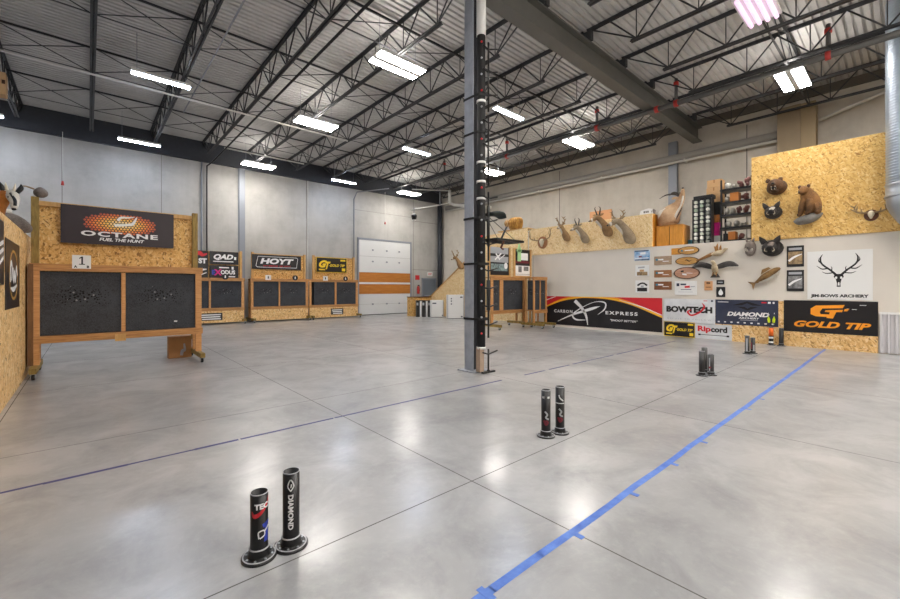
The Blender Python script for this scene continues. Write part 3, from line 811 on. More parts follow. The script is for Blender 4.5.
# ---- picture boards on the stand behind the column
def frameboard(w, h, loc, label):
    r = empty('picture_board', loc, RY, label, 'picture')
    MB().box((-w/2, -h/2, 0), (w/2, h/2, .012)).build('print', 'vinylblack', r)
    MB().box((-w/2-.07, -h/2, -.03), (-w/2, h/2+.03, .05)).build('frame_post', 'pale', r)
    MB().box((w/2, -h/2, -.03), (w/2+.07, h/2+.03, .05)).build('frame_post', 'pale', r)
    MB().box((-w/2-.07, -h/2-.06, -.03), (w/2+.07, -h/2, .05)).build('frame_rail', 'pale', r)
    return r
r = frameboard(1.08, 1.04, (11.5, 10.2, 2.50), 'wood-framed dark picture board on the stand, next to the column')
MB().box((-.5, .28, .0125), (.5, .52, .014)).box((-.5, -.04, .0125), (.5, .18, .014)).build('grey_print', 'inkg', r)
MB().stroke([(-.25, .05), (.1, .3)], .06, .0145, .016, 2).stroke([(-.2, .28), (.02, .06)], .06, .0145, .016, 2).stroke([(.05, .1), (.3, .26)], .03, .0145, .016, 2).build('white_mark', 'inkw', r)
MB().box((-.46, -.36, .0125), (.46, -.1, .014)).build('blue_print', 'greenprint', r); MB().ellipse((.36, -.16), .1, .12, .0145, .016).build('round_badge', 'inkw', r)
r = frameboard(.94, 1.04, (12.86, 10.2, 2.50), 'wood-framed red and white picture board on the stand, right of the dark one')
MB().box((-.3, .1, .0125), (.35, .38, .014)).box((-.49, -.45, .0125), (.49, -.12, .014)).build('white_print', 'inkw', r)
w_ = .47
MB().box((w_, -2.5, -.03), (w_+.07, -.52, .03)).build('frame_leg', 'pale', r)
MB().box((-.42, -.02, .0125), (.42, .07, .014)).build('red_print', 'inkm', r); MB().box((-.25, -.38, .0145), (-.05, -.15, .016)).box((.08, -.32, .0145), (.38, -.15, .016)).build('grey_print', 'camogrey', r)
MB().box((-.47, -.52, .0125), (.47, -.46, .014)).build('white_strip', 'white', r)
g = MB().box((-.12, -.3, 0), (.1, .25, .004)).box((-.08, .25, 0), (.04, .38, .004)).box((-.17, .08, 0), (.15, .16, .004)).build('tape_strip', 'green', None, (12.62, 10.145, 2.84), RY); tag(g, 'pale green tape cross stuck on the red and white picture board', 'tape')

# ================================================================== LEFT PARTITION
pw = MB().box((-.81, 3.5, 0), (-.79, 10.7, 2.42)).build('chipboard_partition', 'osb'); tag(pw, 'chipboard partition along the left edge', 'partition')
MB().box((-.9, 3.5, 2.34), (-.81, 10.7, 2.42)).build('top_plate', 'pale', pw); MB().box((-.9, 10.6, 0), (-.81, 10.7, 2.34)).build('end_stud', 'pale', pw)
MB().box((-1.5, 7.0, 2.30), (-.9, 10.7, 2.34)).build('shelf_board', 'pale', pw)
for y in (7.1, 8.8, 10.5): MB().box((-1.5, y-.045, 0), (-1.41, y+.045, 2.30)).build('shelf_post', 'pale', pw)
o = sheet('banner', 1.4, .92, 'vinylblack', (-.788, 8.27, 1.68), RL, 'black banner with a gold ring on the left partition', 'banner', None, .006)
mb = MB()
for k in range(28):
    a, b = 2*PI*k/28, 2*PI*(k+1)/28
    mb.stroke([(.05+.42*math.cos(a), .33*math.sin(a)), (.05+.42*math.cos(b), .33*math.sin(b))], .035, .0065, .008, 1)
mb.build('gold_ring', mat('gold_ink', '#c99a4a', .4), o)
MB().stroke([(-.3, -.1), (-.25, .15), (-.12, .1), (-.18, -.08)], [.06, .08, .06, .05], .0085, .010).stroke([(-.05, .1), (.02, -.1), (.1, .05), (.18, -.08), (.3, .12), (.4, .0)], .06, .0085, .010).stroke([(-.28, -.18), (0, -.2), (.35, -.14)], [.02, .07, .03], .0085, .010).build('script_print', 'inkw', o)
o = sheet('banner', .9, .78, 'vinylblack', (-.788, 7.0, 1.93), RL, 'black banner with white strokes cut by the left edge', 'banner', None, .006)
MB().stroke([(0, .06), (.4, .14)], .05, .0065, .008, 1).stroke([(0, -.04), (.4, .05)], .05, .0065, .008, 1).stroke([(.1, -.14), (.4, -.05)], .04, .0065, .008, 1).build('stroke_print', 'inkw', o)

# ================================================================== RIGHT WALL SIGNS
XW = 13.6
ob = MB().box((13.574, .49, 0), (13.599, 4.6, 1.155)).build('chipboard_wainscot', 'osb'); tag(ob, 'low chipboard panel at the foot of the right wall behind the banners', 'panel')
XB = 13.574
def on(y, z, x=XW): return (x-.001, y, z)
# black banner with the red corners
W, H = 4.36, 1.09
o = sheet('banner', W, H, 'inkr', on(7.39, .635), RX, 'long black banner with red corners and a white X on the right wall', 'banner', None, .006)
arc = catmull([(0, .60), (.15, .82), (.3, .93), (.42, .96), (.6, .92), (.78, .76), (1, .42)], 6)
def pl(pts): return [((u-.5)*W, (v-.5)*H) for u, v in pts]
def band(lo, hi, z0, z1):
    mb = MB()
    for (a, b), (c, d) in zip(zip(lo, lo[1:]), zip(hi, hi[1:])): mb.prism(pl([a, b, d, c]), z0, z1)
    return mb
bot = [(u, 0) for u, v in arc]
band(bot, arc, .0065, .008).build('black_field', 'vinylblack', o)
band(arc, [(u, min(1, v+.06+.05*math.sin(u*PI))) for u, v in arc], .0065, .008).build('orange_arc', 'inko', o)
band([(u, min(1, v+.02)) for u, v in arc], [(u, min(1, v+.045)) for u, v in arc], .0085, .0095).build('yellow_arc', 'inky', o)
MB().stroke(pl([(0, .86), (.05, .93), (.1, .99)]), [.03, .03, .01], .0065, .008).stroke(pl([(.68, .92), (.85, .73), (1, .5)]), [.01, .03, .02], .0085, .0095).build('white_line', 'inkw', o)
text('CARBON', o, pl([(.175, .48)])[0]+(.0095,), 'inkw', w=.80, h=.115, bold=.03, spacing=1.35)
text('EXPRESS', o, pl([(.695, .50)])[0]+(.0095,), 'inkw', w=1.12, h=.115, bold=.03, spacing=1.35)
text('"SHOOT BETTER"', o, pl([(.715, .27)])[0]+(.0095,), 'inkw', w=.95, h=.07, bold=.02, shear=.2)
mb = MB().stroke(pl([(.12, .12), (.27, .38), (.44, .6), (.52, .7)]), [.02, .06, .10, .01], .010, .011)
mb.stroke(pl([(.29, .86), (.355, .62), (.395, .36), (.41, .06)]), [.14, .11, .09, .02], .010, .011)
mb.stroke(pl([(.39, .22), (.3, .22), (.27, .38), (.35, .62), (.47, .83), (.56, .82), (.56, .62), (.5, .42)]), [.02, .06, .06, .03, .02, .05, .05, .01], .010, .011)
mb.build('emblem', 'inkw', o)

o = sheet('banner', 1.40, .74, 'vinylwhite', on(4.445, .80, XB), RX, 'white banner with black letters and a red swoosh on the right wall', 'banner', None, .006)
text('BOWTECH', o, (0, .05, .009), 'ink', w=1.26, h=.19, bold=.06)
MB().stroke([(.36, .26), (.42, .14), (.3, -.02), (.08, -.12), (-.02, -.02), (.08, .04)], [.01, .05, .05, .05, .05, .02], .0095, .0105).build('swoosh', 'inkr', o)
text('REFUSE TO FOLLOW', o, (0, -.24, .009), 'inkg', w=1.2, h=.035, bold=.01, spacing=1.6)
MB().box((.4, .31, .0065), (.5, .33, .008)).build('red_mark', 'inkr', o); MB().ellipse((.62, .32), .03, .03, .0065, .008, 12).build('blue_mark', 'vinylnavy', o)
goldtip_small(.88, .46, on(4.71, .235, XB), RX, 'small yellow-and-black banner on the right wall below the white banner')
o = sheet('banner', .93, .44, 'vinylwhite', on(3.80, .225, XB), RX, 'white banner with red and black serif-style letters low on the right wall', 'banner', None, .006)
text('Rip', o, (-.225, .055, .009), 'inkr', w=.34, h=.21, bold=.045); text('cord', o, (.15, .075, .009), 'ink', w=.41, h=.17, bold=.045)
MB().box((-.34, -.105, .0065), (.36, -.09, .008)).box((-.38, -.125, .0065), (-.32, -.075, .008)).box((.34, -.125, .0065), (.4, -.075, .008)).build('arrow_line', 'ink', o)
o = sheet('banner', 1.44, .70, 'vinylnavy', on(3.02, .82, XB), RX, 'dark navy banner with a diamond shape above white letters on the right wall', 'banner', None, .006)
text('DIAMOND', o, (.05, -.045, .009), 'inkw', w=.96, h=.12, bold=.045, shear=.25)
text('ARCHERY', o, (.08, -.15, .009), 'inkw', w=.48, h=.05, bold=.03, shear=.2)
MB().box((-.12, -.215, .0065), (.28, -.2, .008)).build('printed_line', 'inkg', o)
MB().prism([(-.3, .2), (.04, .31), (.38, .2), (.16, .2), (.04, .26), (-.08, .2)], .0065, .008).prism([(-.2, .16), (-.02, .16), (.05, .11), (.12, .16), (.28, .16), (.05, .06)], .0065, .008).build('emblem', 'ink', o)
mb = MB()
for k in range(9): mb.box((-.66+k*.155, -.3, .0065), (-.61+k*.155, -.265, .008))
mb.box((.5, .26, .0065), (.56, .31, .008)).box((.6, .26, .0065), (.64, .31, .008)).box((-.66, .275, .0065), (-.4, .29, .008)).build('white_mark', 'inkw', o)
MB().box((.36, .27, .0065), (.47, .3, .008)).build('red_mark', 'inkr', o)
o = sheet('banner', 1.70, .80, 'vinylblack', on(1.34, .785, XB), RX, 'large black banner with big orange letters at the right end of the wall', 'banner', None, .007, .004)
mb = MB().prism([(-.22, .28), (.30, .31), (.26, .23), (-.10, .21), (-.15, .12), (-.13, .07), (.02, .07), (.035, .12), (-.06, .13), (-.04, .17), (.10, .18), (.07, .0), (-.22, .01), (-.32, .06), (-.32, .2)], .0115, .0125)
mb.prism([(.03, .175), (.27, .19), (.25, .135), (.15, .13), (.09, -.03), (-.03, -.02), (.05, .125)], .013, .0138).prism([(.30, .21), (.38, .22), (.34, .16), (.28, .155)], .0115, .0125)
mb.build('emblem', 'inko', o)
text('GOLD TIP', o, (.05, -.19, .0115), 'inko', w=1.38, h=.16, bold=.045, shear=.3)
MB().box((.55, .3, .0115), (.66, .315, .0125)).box((.33, .22, .0115), (.36, .225, .0125)).box((.42, .2, .0115), (.5, .21, .0125)).build('white_mark', 'inkw', o)
o = sheet('sign_board', 1.15, 1.20, 'white', on(1.15, 1.81), RX, 'white sign with a black antlered skull at the right end of the wall', 'sign', None, .012)
text('JIM-BOWS ARCHERY', o, (.0, -.51, .013), 'ink', w=1.02, h=.095, bold=.05)
mb = MB()
for s in (-1, 1):
    mb.stroke([(s*.04, .0), (s*.14, .12), (s*.3, .28), (s*.33, .42), (s*.29, .52)], [.05, .04, .035, .03, .008], .0125, .0135)
    mb.stroke([(s*.2, .17), (s*.3, .16), (s*.4, .24)], [.03, .025, .006], .0125, .0135); mb.stroke([(s*.31, .3), (s*.36, .36), (s*.35, .44)], [.025, .02, .005], .0125, .0135)
    mb.stroke([(s*.1, .06), (s*.22, .05), (s*.3, .09)], [.025, .02, .006], .0125, .0135); mb.stroke([(s*.13, .1), (s*.12, .18), (s*.14, .22)], [.02, .015, .005], .0125, .0135)
mb.prism([(-.07, .03), (.07, .03), (.09, -.04), (.05, -.1), (.03, -.2), (.035, -.28), (-.035, -.28), (-.03, -.2), (-.05, -.1), (-.09, -.04)], .0125, .0135)
mb.build('skull_emblem', 'ink', o)
MB().ellipse((-.045, -.06), .022, .03, .0136, .0142, 12).ellipse((.045, -.06), .022, .03, .0136, .0142, 12).prism([(-.012, -.17), (.012, -.17), (.018, -.25), (-.018, -.25)], .0136, .0142).build('eye_gap', 'white', o)

# plaques
def plaque(name, w, h, m, y, z, label, cat='plaque', t=.02, oval=False, rim=None):
    mb = MB()
    if oval: mb.ellipse((0, 0), w/2, h/2, 0, t, 36)
    else: mb.box((-w/2, -h/2, 0), (w/2, h/2, t))
    o = mb.build(name, m, None, on(y, z), RX, .003 if not oval else 0); tag(o, label, cat)
    if rim:
        rb = MB(); N = 36
        for k in range(N):
            a, b = 2*PI*k/N, 2*PI*(k+1)/N
            rb.prism([(w/2*math.cos(a), h/2*math.sin(a)), (w/2*1.09*math.cos(a), h/2*1.13*math.sin(a)), (w/2*1.09*math.cos(b), h/2*1.13*math.sin(b)), (w/2*math.cos(b), h/2*math.sin(b))][::1], 0, t+.005)
        rb.build('bark_rim', rim, o)
    return o
def marks(o, t, spec):
    for nm, m, items in spec:
        mb = MB()
        for it in items: mb.stroke(it[0], it[1], t+.0005, t+.002, 4)
        mb.build(nm, m, o)
o = plaque('back_board', .28, .2, 'cabinet', 4.80, 2.63, 'orange board behind the top oval wood plaque', 'board', .006)
o = plaque('oval_plaque', .54, .22, 'plaqueoval', 4.45, 2.635, 'topmost of three oval wood-slab plaques on the right wall', oval=True, rim='bark', t=.03)
o.location.x -= .008
marks(o, .03, [('printed_text', 'inkw', [([(-.1, 0), (.15, .01)], .025)]), ('printed_badge', 'teal', [([(-.2, 0), (-.15, 0)], .05)])])
o = plaque('oval_plaque', .60, .22, 'plaqueoval', 4.49, 2.32, 'middle of three oval wood-slab plaques, with a dark bird-like mark', oval=True, rim='bark', t=.03)
marks(o, .03, [('burnt_mark', 'bark', [([(-.06, .02), (0, .03), (.06, -.01), (.13, .02)], [.01, .03, .03, .005])])])
o = plaque('oval_plaque', .66, .32, 'plaqueovalpink', 4.50, 1.955, 'lowest of three oval wood-slab plaques, pinkish and widest', oval=True, rim='bark', t=.03)
marks(o, .03, [('printed_text', 'inkw', [([(-.12, -.03), (0, -.05)], .05), ([(0, 0), (.16, -.01)], .015)]), ('printed_badge', 'ink', [([(-.16, .05), (-.08, .06)], .05)])])
o = plaque('picture_plaque', .50, .34, 'skyblue', 5.84, 2.57, 'blue and white picture plaque, top of the left column of plaques')
marks(o, .02, [('printed_text', 'inkw', [([(-.05, .06), (.12, .07)], .07), ([(-.22, -.1), (.22, -.09)], .025)]), ('dark_edge', 'vinylnavy', [([(-.23, -.145), (.23, -.145)], .025), ([(-.23, .145), (.22, .145)], .03)]), ('red_mark', 'inkm', [([(-.1, -.04), (0, -.04)], .04)])])
o = plaque('picture_plaque', .44, .36, 'white', 5.83, 2.07, 'white and tan picture plaque, middle of the left column of plaques')
marks(o, .02, [('picture', 'camo', [([(-.17, -.1), (.17, -.1)], .12)]), ('printed_text', 'inkg', [([(-.13, .1), (.08, .11)], .05)]), ('red_mark', 'cardpale', [([(-.08, 0), (.06, .0)], .07)])])
o = plaque('picture_plaque', .44, .40, 'white', 5.83, 1.55, 'white plaque with a black badge, bottom of the left column of plaques')
marks(o, .02, [('badge', 'ink', [([(-.16, -.1), (.16, -.1)], .12), ([(-.15, .03), (-.04, .1), (.06, .1), (.16, .03)], [.06, .05, .05, .06])]), ('grey_mark', 'inkg', [([(-.04, .0), (.05, .0)], .06)])])
for m, z, h, lab in (('plaquetan', 2.37, .27, 'pale weathered wood plaque, top of the middle column'), ('plaquebrown', 1.95, .23, 'brown wood plaque, middle of the middle column'), ('plaquedark', 1.575, .26, 'dark red-brown wood plaque, bottom of the middle column')):
    o = plaque('wood_plaque', .52, h, m, 5.19, z, lab)
    marks(o, .02, [('printed_text', 'inkw', [([(-.14, .03), (.02, .03)], .045), ([(0, -.03), (.18, -.03)], .02)]), ('printed_badge', 'teal', [([(-.21, .03), (-.15, .03)], .06)])])
o = plaque('sign_board', .61, .42, 'white', 4.53, 1.50, 'white sign with blue and red marks below the oval plaques', 'sign', .03)
marks(o, .03, [('blue_print', 'vinylnavy', [([(-.25, .1), (-.17, .1)], .09), ([(-.14, .11), (.02, .11)], .05), ([(-.13, -.05), (.16, -.05)], .02)]), ('red_print', 'inkr', [([(-.02, .03), (.12, .04)], .06)]), ('grey_print', 'inkg', [([(.14, .04), (.26, .05)], .025), ([(-.2, -.12), (.2, -.12)], .012)])])
o = plaque('small_plaque', .21, .27, 'kraft', 3.92, 1.565, 'small tan plaque right of the white sign', t=.025)
marks(o, .025, [('engraved_mark', 'bark', [([(-.05, .08), (.05, .08)], .05), ([(-.07, -.04), (.07, -.04)], .02)])])
o = plaque('small_plaque', .19, .13, 'ink', 3.62, 1.665, 'small black plaque above the one with a white drop'); marks(o, .02, [('printed_line', 'inkg', [([(-.06, .0), (.06, .0)], .03)])])
o = plaque('small_plaque', .22, .29, 'ink', 3.61, 1.385, 'small black plaque with a white drop shape')
MB().prism([(0, .1), (.045, .02), (.06, -.04), (.03, -.09), (-.03, -.09), (-.06, -.04), (-.045, .02)], .0205, .022).build('drop_print', 'inkw', o)
for z, m, lab in ((2.315, 'camo', 'black-framed picture above another, left of the antlered-skull sign'), (1.69, 'camogrey', 'black-framed grey picture, lower of two, left of the antlered-skull sign')):
    o = plaque('framed_picture', .34, .54, 'ink', 1.96, z, lab, 'picture', .02)
    MB().box((-.14, -.2, .0205), (.14, .12, .0225)).build('print', m, o)
    MB().box((-.13, .16, .0205), (.13, .22, .0225)).build('title_print', 'inkg', o)
    MB().stroke([(-.13, -.12), (-.02, -.02), (.13, .05)], [.05, .05, .02], .023, .024).build('pale_figure', 'inkw', o)

# ================================================================== CHIPBOARD WALLS OF THE MEZZANINE
up = MB().box((13.56, -4, 2.78), (13.6, 2.88, 5.05)).build('chipboard_wall', 'osbw')
M2 = osb('osb_board_golden', ['#a87838', '#d0a158', '#e2b767', '#eac577', '#f3d796'])
up.data.materials[0] = M2
tag(up, 'tall golden chipboard wall above the right wall with bear and boar mounts', 'panel')
pp = MB().box((13.56, 5.5, 2.83), (13.6, 10.4, 3.9)).build('chipboard_parapet', 'osbw'); pp.data.materials[0] = osb('osb_board_pale', ['#c09a64', '#dfbd86', '#e9cd98', '#f0d7a6', '#f7e3bc'])
tag(pp, 'pale chipboard parapet behind the row of deer mounts', 'panel')
MB().box((13.6, 5.5, 2.83), (14.3, 5.55, 3.9)).build('end_panel', 'cabinet', pp)
MB().box((13.6, 5.55, 3.86), (14.3, 10.4, 3.9)).build('top_board', 'pale', pp)
sw = MB().prism([(-17.7, 0), (-10.9, 0), (-10.9, 4.08), (-13.2, 3.98), (-14.75, 2.8), (-17.5, 1.02), (-17.7, 1.0)], 0, .04).build('stair_wall', 'osbw', None, (14.14, 0, 0), RX); sw.data.materials[0] = pp.data.materials[0]
tag(sw, 'stepped chipboard stair wall behind the column', 'panel')
MB().prism([(-17.7, 1.0), (-17.5, 1.02), (-14.75, 2.8), (-13.2, 3.98), (-13.2, 4.03), (-14.77, 2.86), (-17.5, 1.08), (-17.7, 1.05)], -.03, .06).build('cap_rail', 'pale', sw)
MB().box((-12.6, 4.06, -.6), (-10.9, 4.1, .04)).build('top_board', 'pale', sw)

# ================================================================== ANIMAL MOUNTS
def eyes(r, L):
    for p, s in L: MB().ball(p, s, 8, 6).build('eye', 'nose', r)
def antler_pts(s, k=1.0, sp=1.0):
    return [(s*.05, 0, 0), (s*.16*sp, .1*k, .02), (s*.25*sp, .26*k, .0), (s*.24*sp, .42*k, .08), (s*.16*sp, .55*k, .14)]
def add_antlers(parent, base, k, sp, m='antler', tilt=0):
    for s in (-1, 1):
        P = [(base[0]+x, base[1]+y, base[2]+z) for x, y, z in antler_pts(s, k, sp)]
        mb = MB().tube(P, [.028, .024, .02, .015, .004], 8, True, 4)
        for i, dv in ((1, (.0, .14, .08)), (2, (s*.08, .14, .02)), (3, (s*.1, .1, .0))):
            q = P[i]; mb.tube([q, (q[0]+dv[0]*.6, q[1]+dv[1]*k*.5, q[2]+dv[2]*.6), (q[0]+dv[0], q[1]+dv[1]*k, q[2]+dv[2])], [.018, .014, .003], 6, True, 3)
        mb.build('antler', m, parent)
def deer(y, z, label, m, turn, k, antl=(1, 1), horns=False, x=13.5):
    """shoulder mount: origin on the wall, local x right, y up, z out; head turned by `turn` to the left"""
    r = empty('deer_mount', on(y, z, x), RX, label, 'animal mount', 'deer mounts on the chipboard')
    t = turn
    hx, hy, hz = -.16*t*k, .30*k, .36*k
    mb = MB().loft([(.06*k, -.34*k, -.0, .02, .02), (.07*k, -.26*k, .05*k, .15*k, .14*k), (.03*k, -.08*k, .14*k, .15*k, .16*k), (-.03*t*k, .1*k, .23*k, .10*k, .115*k), (hx+.04*t*k, hy-.05*k, hz-.04*k, .085*k, .095*k),
                    (hx-.03*t*k, hy, hz+.03*k, .085*k, .085*k), (hx-.12*t*k, hy-.06*k, hz+.10*k, .055*k, .06*k), (hx-.19*t*k, hy-.10*k, hz+.15*k, .045*k, .045*k), (hx-.22*t*k, hy-.12*k, hz+.17*k, .02, .02)], 14, 4)
    mb.build('head_and_neck', m, r)
    for s in (-1, 1):
        MB().loft([(hx+s*.05*k, hy+.06*k, hz-.01, .02*k, .012), (hx+s*.12*k, hy+.10*k, hz-.02, .045*k, .018), (hx+s*.21*k, hy+.12*k, hz-.02, .006, .004)], 8, 4).build('ear', m, r)
    MB().ball((hx-.15*t*k, hy-.075*k, hz+.125*k), (.058*k, .062*k, .058*k), 10, 7).build('muzzle_patch', 'whitefur', r)
    MB().ball((hx-.225*t*k, hy-.115*k, hz+.175*k), (.03*k, .024*k, .03*k), 8, 6).build('nose', 'nose', r)
    eyes(r, [((hx-.07*t*k-.055*k, hy+.03*k, hz+.075*k), .016*k), ((hx-.07*t*k+.06*k, hy+.03*k, hz+.075*k), .016*k)])
    MB().loft([(-.02*k, -.2*k, .15*k, .03, .03), (-.07*t*k-.01, .0, .27*k, .05*k, .05*k), (hx-.06*t*k, hy-.1*k, hz+.03*k, .04*k, .04*k)], 8, 3).build('throat_patch', 'whitefur', r)
    if horns:
        for s in (-1, 1):
            MB().tube([(hx+s*.03*k, hy+.07*k, hz-.02), (hx+s*.07*k, hy+.2*k, hz), (hx+s*.1*k, hy+.32*k, hz+.03), (hx+s*.05*k, hy+.38*k, hz+.06)], [.03, .026, .016, .004], 8, True, 4).build('horn', 'horn', r)
    else: add_antlers(r, (hx, hy+.06*k, hz-.02), .75*k*antl[0], .8*antl[1])
    return r
deer(8.60, 3.55, 'second mount from the left on the parapet, a deer with upright antlers', 'deer', .3, .85, (.85, .7))
deer(7.83, 3.42, 'third mount from the left on the parapet, a small dark-horned head', 'deer2', .9, .88, horns=True)
deer(6.98, 3.62, 'fourth mount from the left on the parapet, a deer with its nose raised', 'deer', 1.0, 1.0, horns=True)
deer(6.22, 3.36, 'largest deer mount on the parapet, rightmost, with spreading antlers', 'deer2', 1.0, 1.15, (.6, .9))
deer(15.0, 2.75, 'deer mount on the stair wall, half hidden by the column', 'deer', .6, .9, (.9, .9), x=14.06)
# antlers on round plaques
def euro(y, z, w, label, k, x=13.56):
    r = empty('antler_plaque', on(y, z, x), RX, label, 'antler mount')
    MB().ellipse((0, -.02), .17*w, .18*w, 0, .03, 28).build('plaque', 'plaquebrown' if w > 1 else 'mahogany', r)
    MB().loft([(0, .08*w, .05, .05*w, .04), (0, .03*w, .08, .085*w, .05), (0, -.06*w, .08, .06*w, .045), (0, -.14*w, .07, .025*w, .02)], 12, 4).build('skull', 'bone', r)
    for s in (-1, 1):
        q_ = .5 if w < 1 else 1
        P = [(s*.05*w, .05*w, .08), (s*.2*w, .06*w, .16*q_), (s*.34*w, .12*w, .2*q_), (s*.37*w, .28*w*k, .22*q_), (s*.30*w, .42*w*k, .24*q_)]
        mb = MB().tube(P, [.024, .022, .02, .015, .003], 8, True, 4)
        for i, dv in ((1, (s*.02, .12, .06)), (2, (s*.1, .1, .02)), (3, (s*.08, .08, .03)), (2, (-s*.03, .17, .05))):
            q = P[i]; mb.tube([q, (q[0]+dv[0]*.6, q[1]+dv[1]*.6*w, q[2]+dv[2]*.6), (q[0]+dv[0], q[1]+dv[1]*w, q[2]+dv[2])], [.017, .012, .003], 6, True, 3)
        mb.build('antler', 'antler', r)
    return r
euro(9.72, 3.33, 1.35, 'leftmost mount on the parapet, antlers on a round plaque', 1.0)
euro(.60, 3.20, .72, 'antlers on a round brown plaque at the right of the golden chipboard', .9)

# bear and boar heads facing out
def boar(y, z, m, facem, label, k, x=13.56, snout=1.0):
    r = empty('boar_mount', on(y, z, x), RX, label, 'animal mount')
    MB().loft([(.03*k, -.02, -.0, .2*k, .22*k), (.03*k, -.01, .08*k, .215*k, .235*k), (.0, .0, .2*k, .17*k, .18*k), (.02*k, -.01, .3*k, .12*k, .125*k), (.03*k, -.03*k, .38*k*snout, .085*k, .085*k), (.035*k, -.045*k, .45*k*snout, .066*k, .062*k), (.035*k, -.047*k, .465*k*snout, .055*k, .05*k)], 16, 4).build('head', m, r)
    MB().loft([(.01, .09*k, .23*k, .1*k, .06*k), (.025*k, .05*k, .33*k, .085*k, .055*k), (.03*k, .01*k, .40*k*snout, .06*k, .04*k)], 10, 4).build('face_patch', facem, r)
    MB().cyl((.035*k, -.047*k, .455*k*snout), (.035*k, -.047*k, .475*k*snout), .056*k, 14).build('snout_disc', 'nose', r)
    for s in (-1, 1):
        MB().loft([(s*.11*k, .12*k, .18*k, .075*k, .03), (s*.17*k, .22*k, .2*k, .06*k, .022), (s*.22*k, .31*k, .22*k, .006, .004)], 8, 4).build('ear', m, r)
        MB().tube([(.03*k+s*.06*k, -.11*k, .38*k*snout), (.03*k+s*.1*k, -.09*k, .42*k*snout), (.03*k+s*.09*k, -.02*k, .43*k*snout)], [.014*k, .011*k, .003], 6, True, 4).build('tusk', 'bone', r)
    eyes(r, [((s*.075*k+.015*k, .07*k, .29*k), .018*k) for s in (-1, 1)])
    MB().loft([(.03*k, -.12*k, .28*k, .05*k, .08*k), (.035*k, -.125*k, .36*k*snout, .03*k, .06*k), (.035*k, -.12*k, .42*k*snout, .018*k, .035*k)], 10, 3).build('lower_jaw', m, r)
    return r
boar(2.42, 3.50, 'boar', 'whitefur', 'grey-faced boar head below the bear head on the golden chipboard', .82)
boar(2.45, 2.56, 'boarblack', 'greyfur', 'black boar head with pointed ears on the grey wall left of the small pictures', 1.0, 13.6)
r = empty('bear_mount', on(2.36, 4.15, 13.56), RX, 'dark bear head with an open mouth, topmost on the golden chipboard', 'animal mount')
MB().loft([(.04, -.02, 0, .19, .2), (.04, -.01, .08, .2, .22), (.02, .03, .2, .165, .165), (.02, .03, .28, .125, .12), (.02, .02, .36, .07, .06), (.02, .02, .42, .05, .042)], 16, 4).build('head', 'bear', r)
MB().loft([(.02, -.13, .2, .05, .1), (.02, -.15, .3, .035, .07), (.02, -.14, .38, .022, .045)], 10, 3).build('lower_jaw', 'bear', r)
MB().ball((.02, -.07, .32), (.06, .055, .08), 10, 7).build('open_mouth', 'nose', r)
mb = MB()
for x, y, h in ((-.02, -.03, -.035), (.06, -.03, -.035), (-.01, -.12, .035), (.05, -.12, .035)): mb.tube([(x, y, .39), (x, y+h, .4)], [.012, .003], 6)
mb.build('teeth', 'bone', r)
MB().ball((.02, .035, .42), (.034, .026, .022), 8, 6).build('nose', 'nose', r)
MB().ball((.02, .055, .33), (.06, .035, .06), 10, 7).build('muzzle_patch', 'whitefur', r)
for s in (-1, 1): MB().ball((s*.13+.0, .17, .15), (.055, .06, .03), 10, 7).build('ear', 'bear', r)
eyes(r, [((.02+s*.07, .08, .30), .015) for s in (-1, 1)])

# whole bear on a rock
r = empty('bear_mount', on(1.68, 3.2, 13.56), RX, 'cinnamon bear crouching on a grey rock on the golden chipboard', 'animal mount')
MB().loft([(-.33, -.02, .2, .02, .05), (-.22, -.03, .22, .09, .17), (0, .01, .23, .115, .22), (.2, .07, .2, .095, .17), (.32, .12, .16, .02, .05)], 12, 4).build('rock', 'rock', r)
MB().loft([(.12, .08, .2, .07, .07), (.12, .22, .2, .19, .19), (.08, .42, .22, .21, .2), (.0, .58, .25, .185, .18), (-.05, .68, .3, .14, .14), (-.10, .70, .38, .115, .105), (-.14, .66, .46, .065, .06), (-.155, .64, .5, .035, .03)], 16, 5).build('body', 'bearlight', r)
for pts in ([(-.06, .5, .3), (-.12, .32, .34), (-.16, .14, .34), (-.21, .1, .38)], [(.08, .45, .36), (.06, .28, .4), (.02, .16, .38), (-.04, .13, .42)]):
    MB().tube(pts, [.1, .085, .06, .035], 12, True, 4).build('front_leg', 'bearlight', r)
MB().tube([(.18, .3, .28), (.24, .18, .34), (.2, .12, .4)], [.13, .09, .05], 12, True, 4).build('hind_leg', 'bearlight', r)
r.scale = (.82, 1, 1)
for x, y in ((-.17, .8), (.03, .8)): MB().ball((x, y, .36), (.045, .05, .03), 10, 7).build('ear', 'bear', r)
MB().ball((-.158, .655, .51), (.026, .02, .018), 8, 6).build('nose', 'nose', r)
eyes(r, [((-.16, .73, .45), .012), ((-.085, .73, .46), .012)])

# small furry head on the grey wall
r = empty('bobcat_mount', on(2.9, 2.60, 13.6), RX, 'small grey furry head on the grey wall left of the black boar', 'animal mount')
MB().loft([(0, -.02, 0, .2, .12), (0, -.01, .07, .23, .135), (.0, .02, .16, .14, .11), (.0, .0, .22, .065, .06), (.0, -.01, .25, .03, .03)], 14, 4).build('head', 'greyfur', r)
for s in (-1, 1):
    MB().loft([(s*.06, .16, .08, .035, .015), (s*.085, .23, .09, .02, .01), (s*.09, .27, .09, .004, .003)], 8, 3).build('ear', 'greyfur', r)
    MB().ball((s*.05-.01, -.05, .17), (.045, .06, .03), 8, 6).build('cheek_patch', 'whitefur', r)
MB().ball((-.022, -.005, .252), (.018, .014, .012), 8, 6).build('nose', 'nose', r); eyes(r, [((s*.045-.01, .045, .185), .013) for s in (-1, 1)])

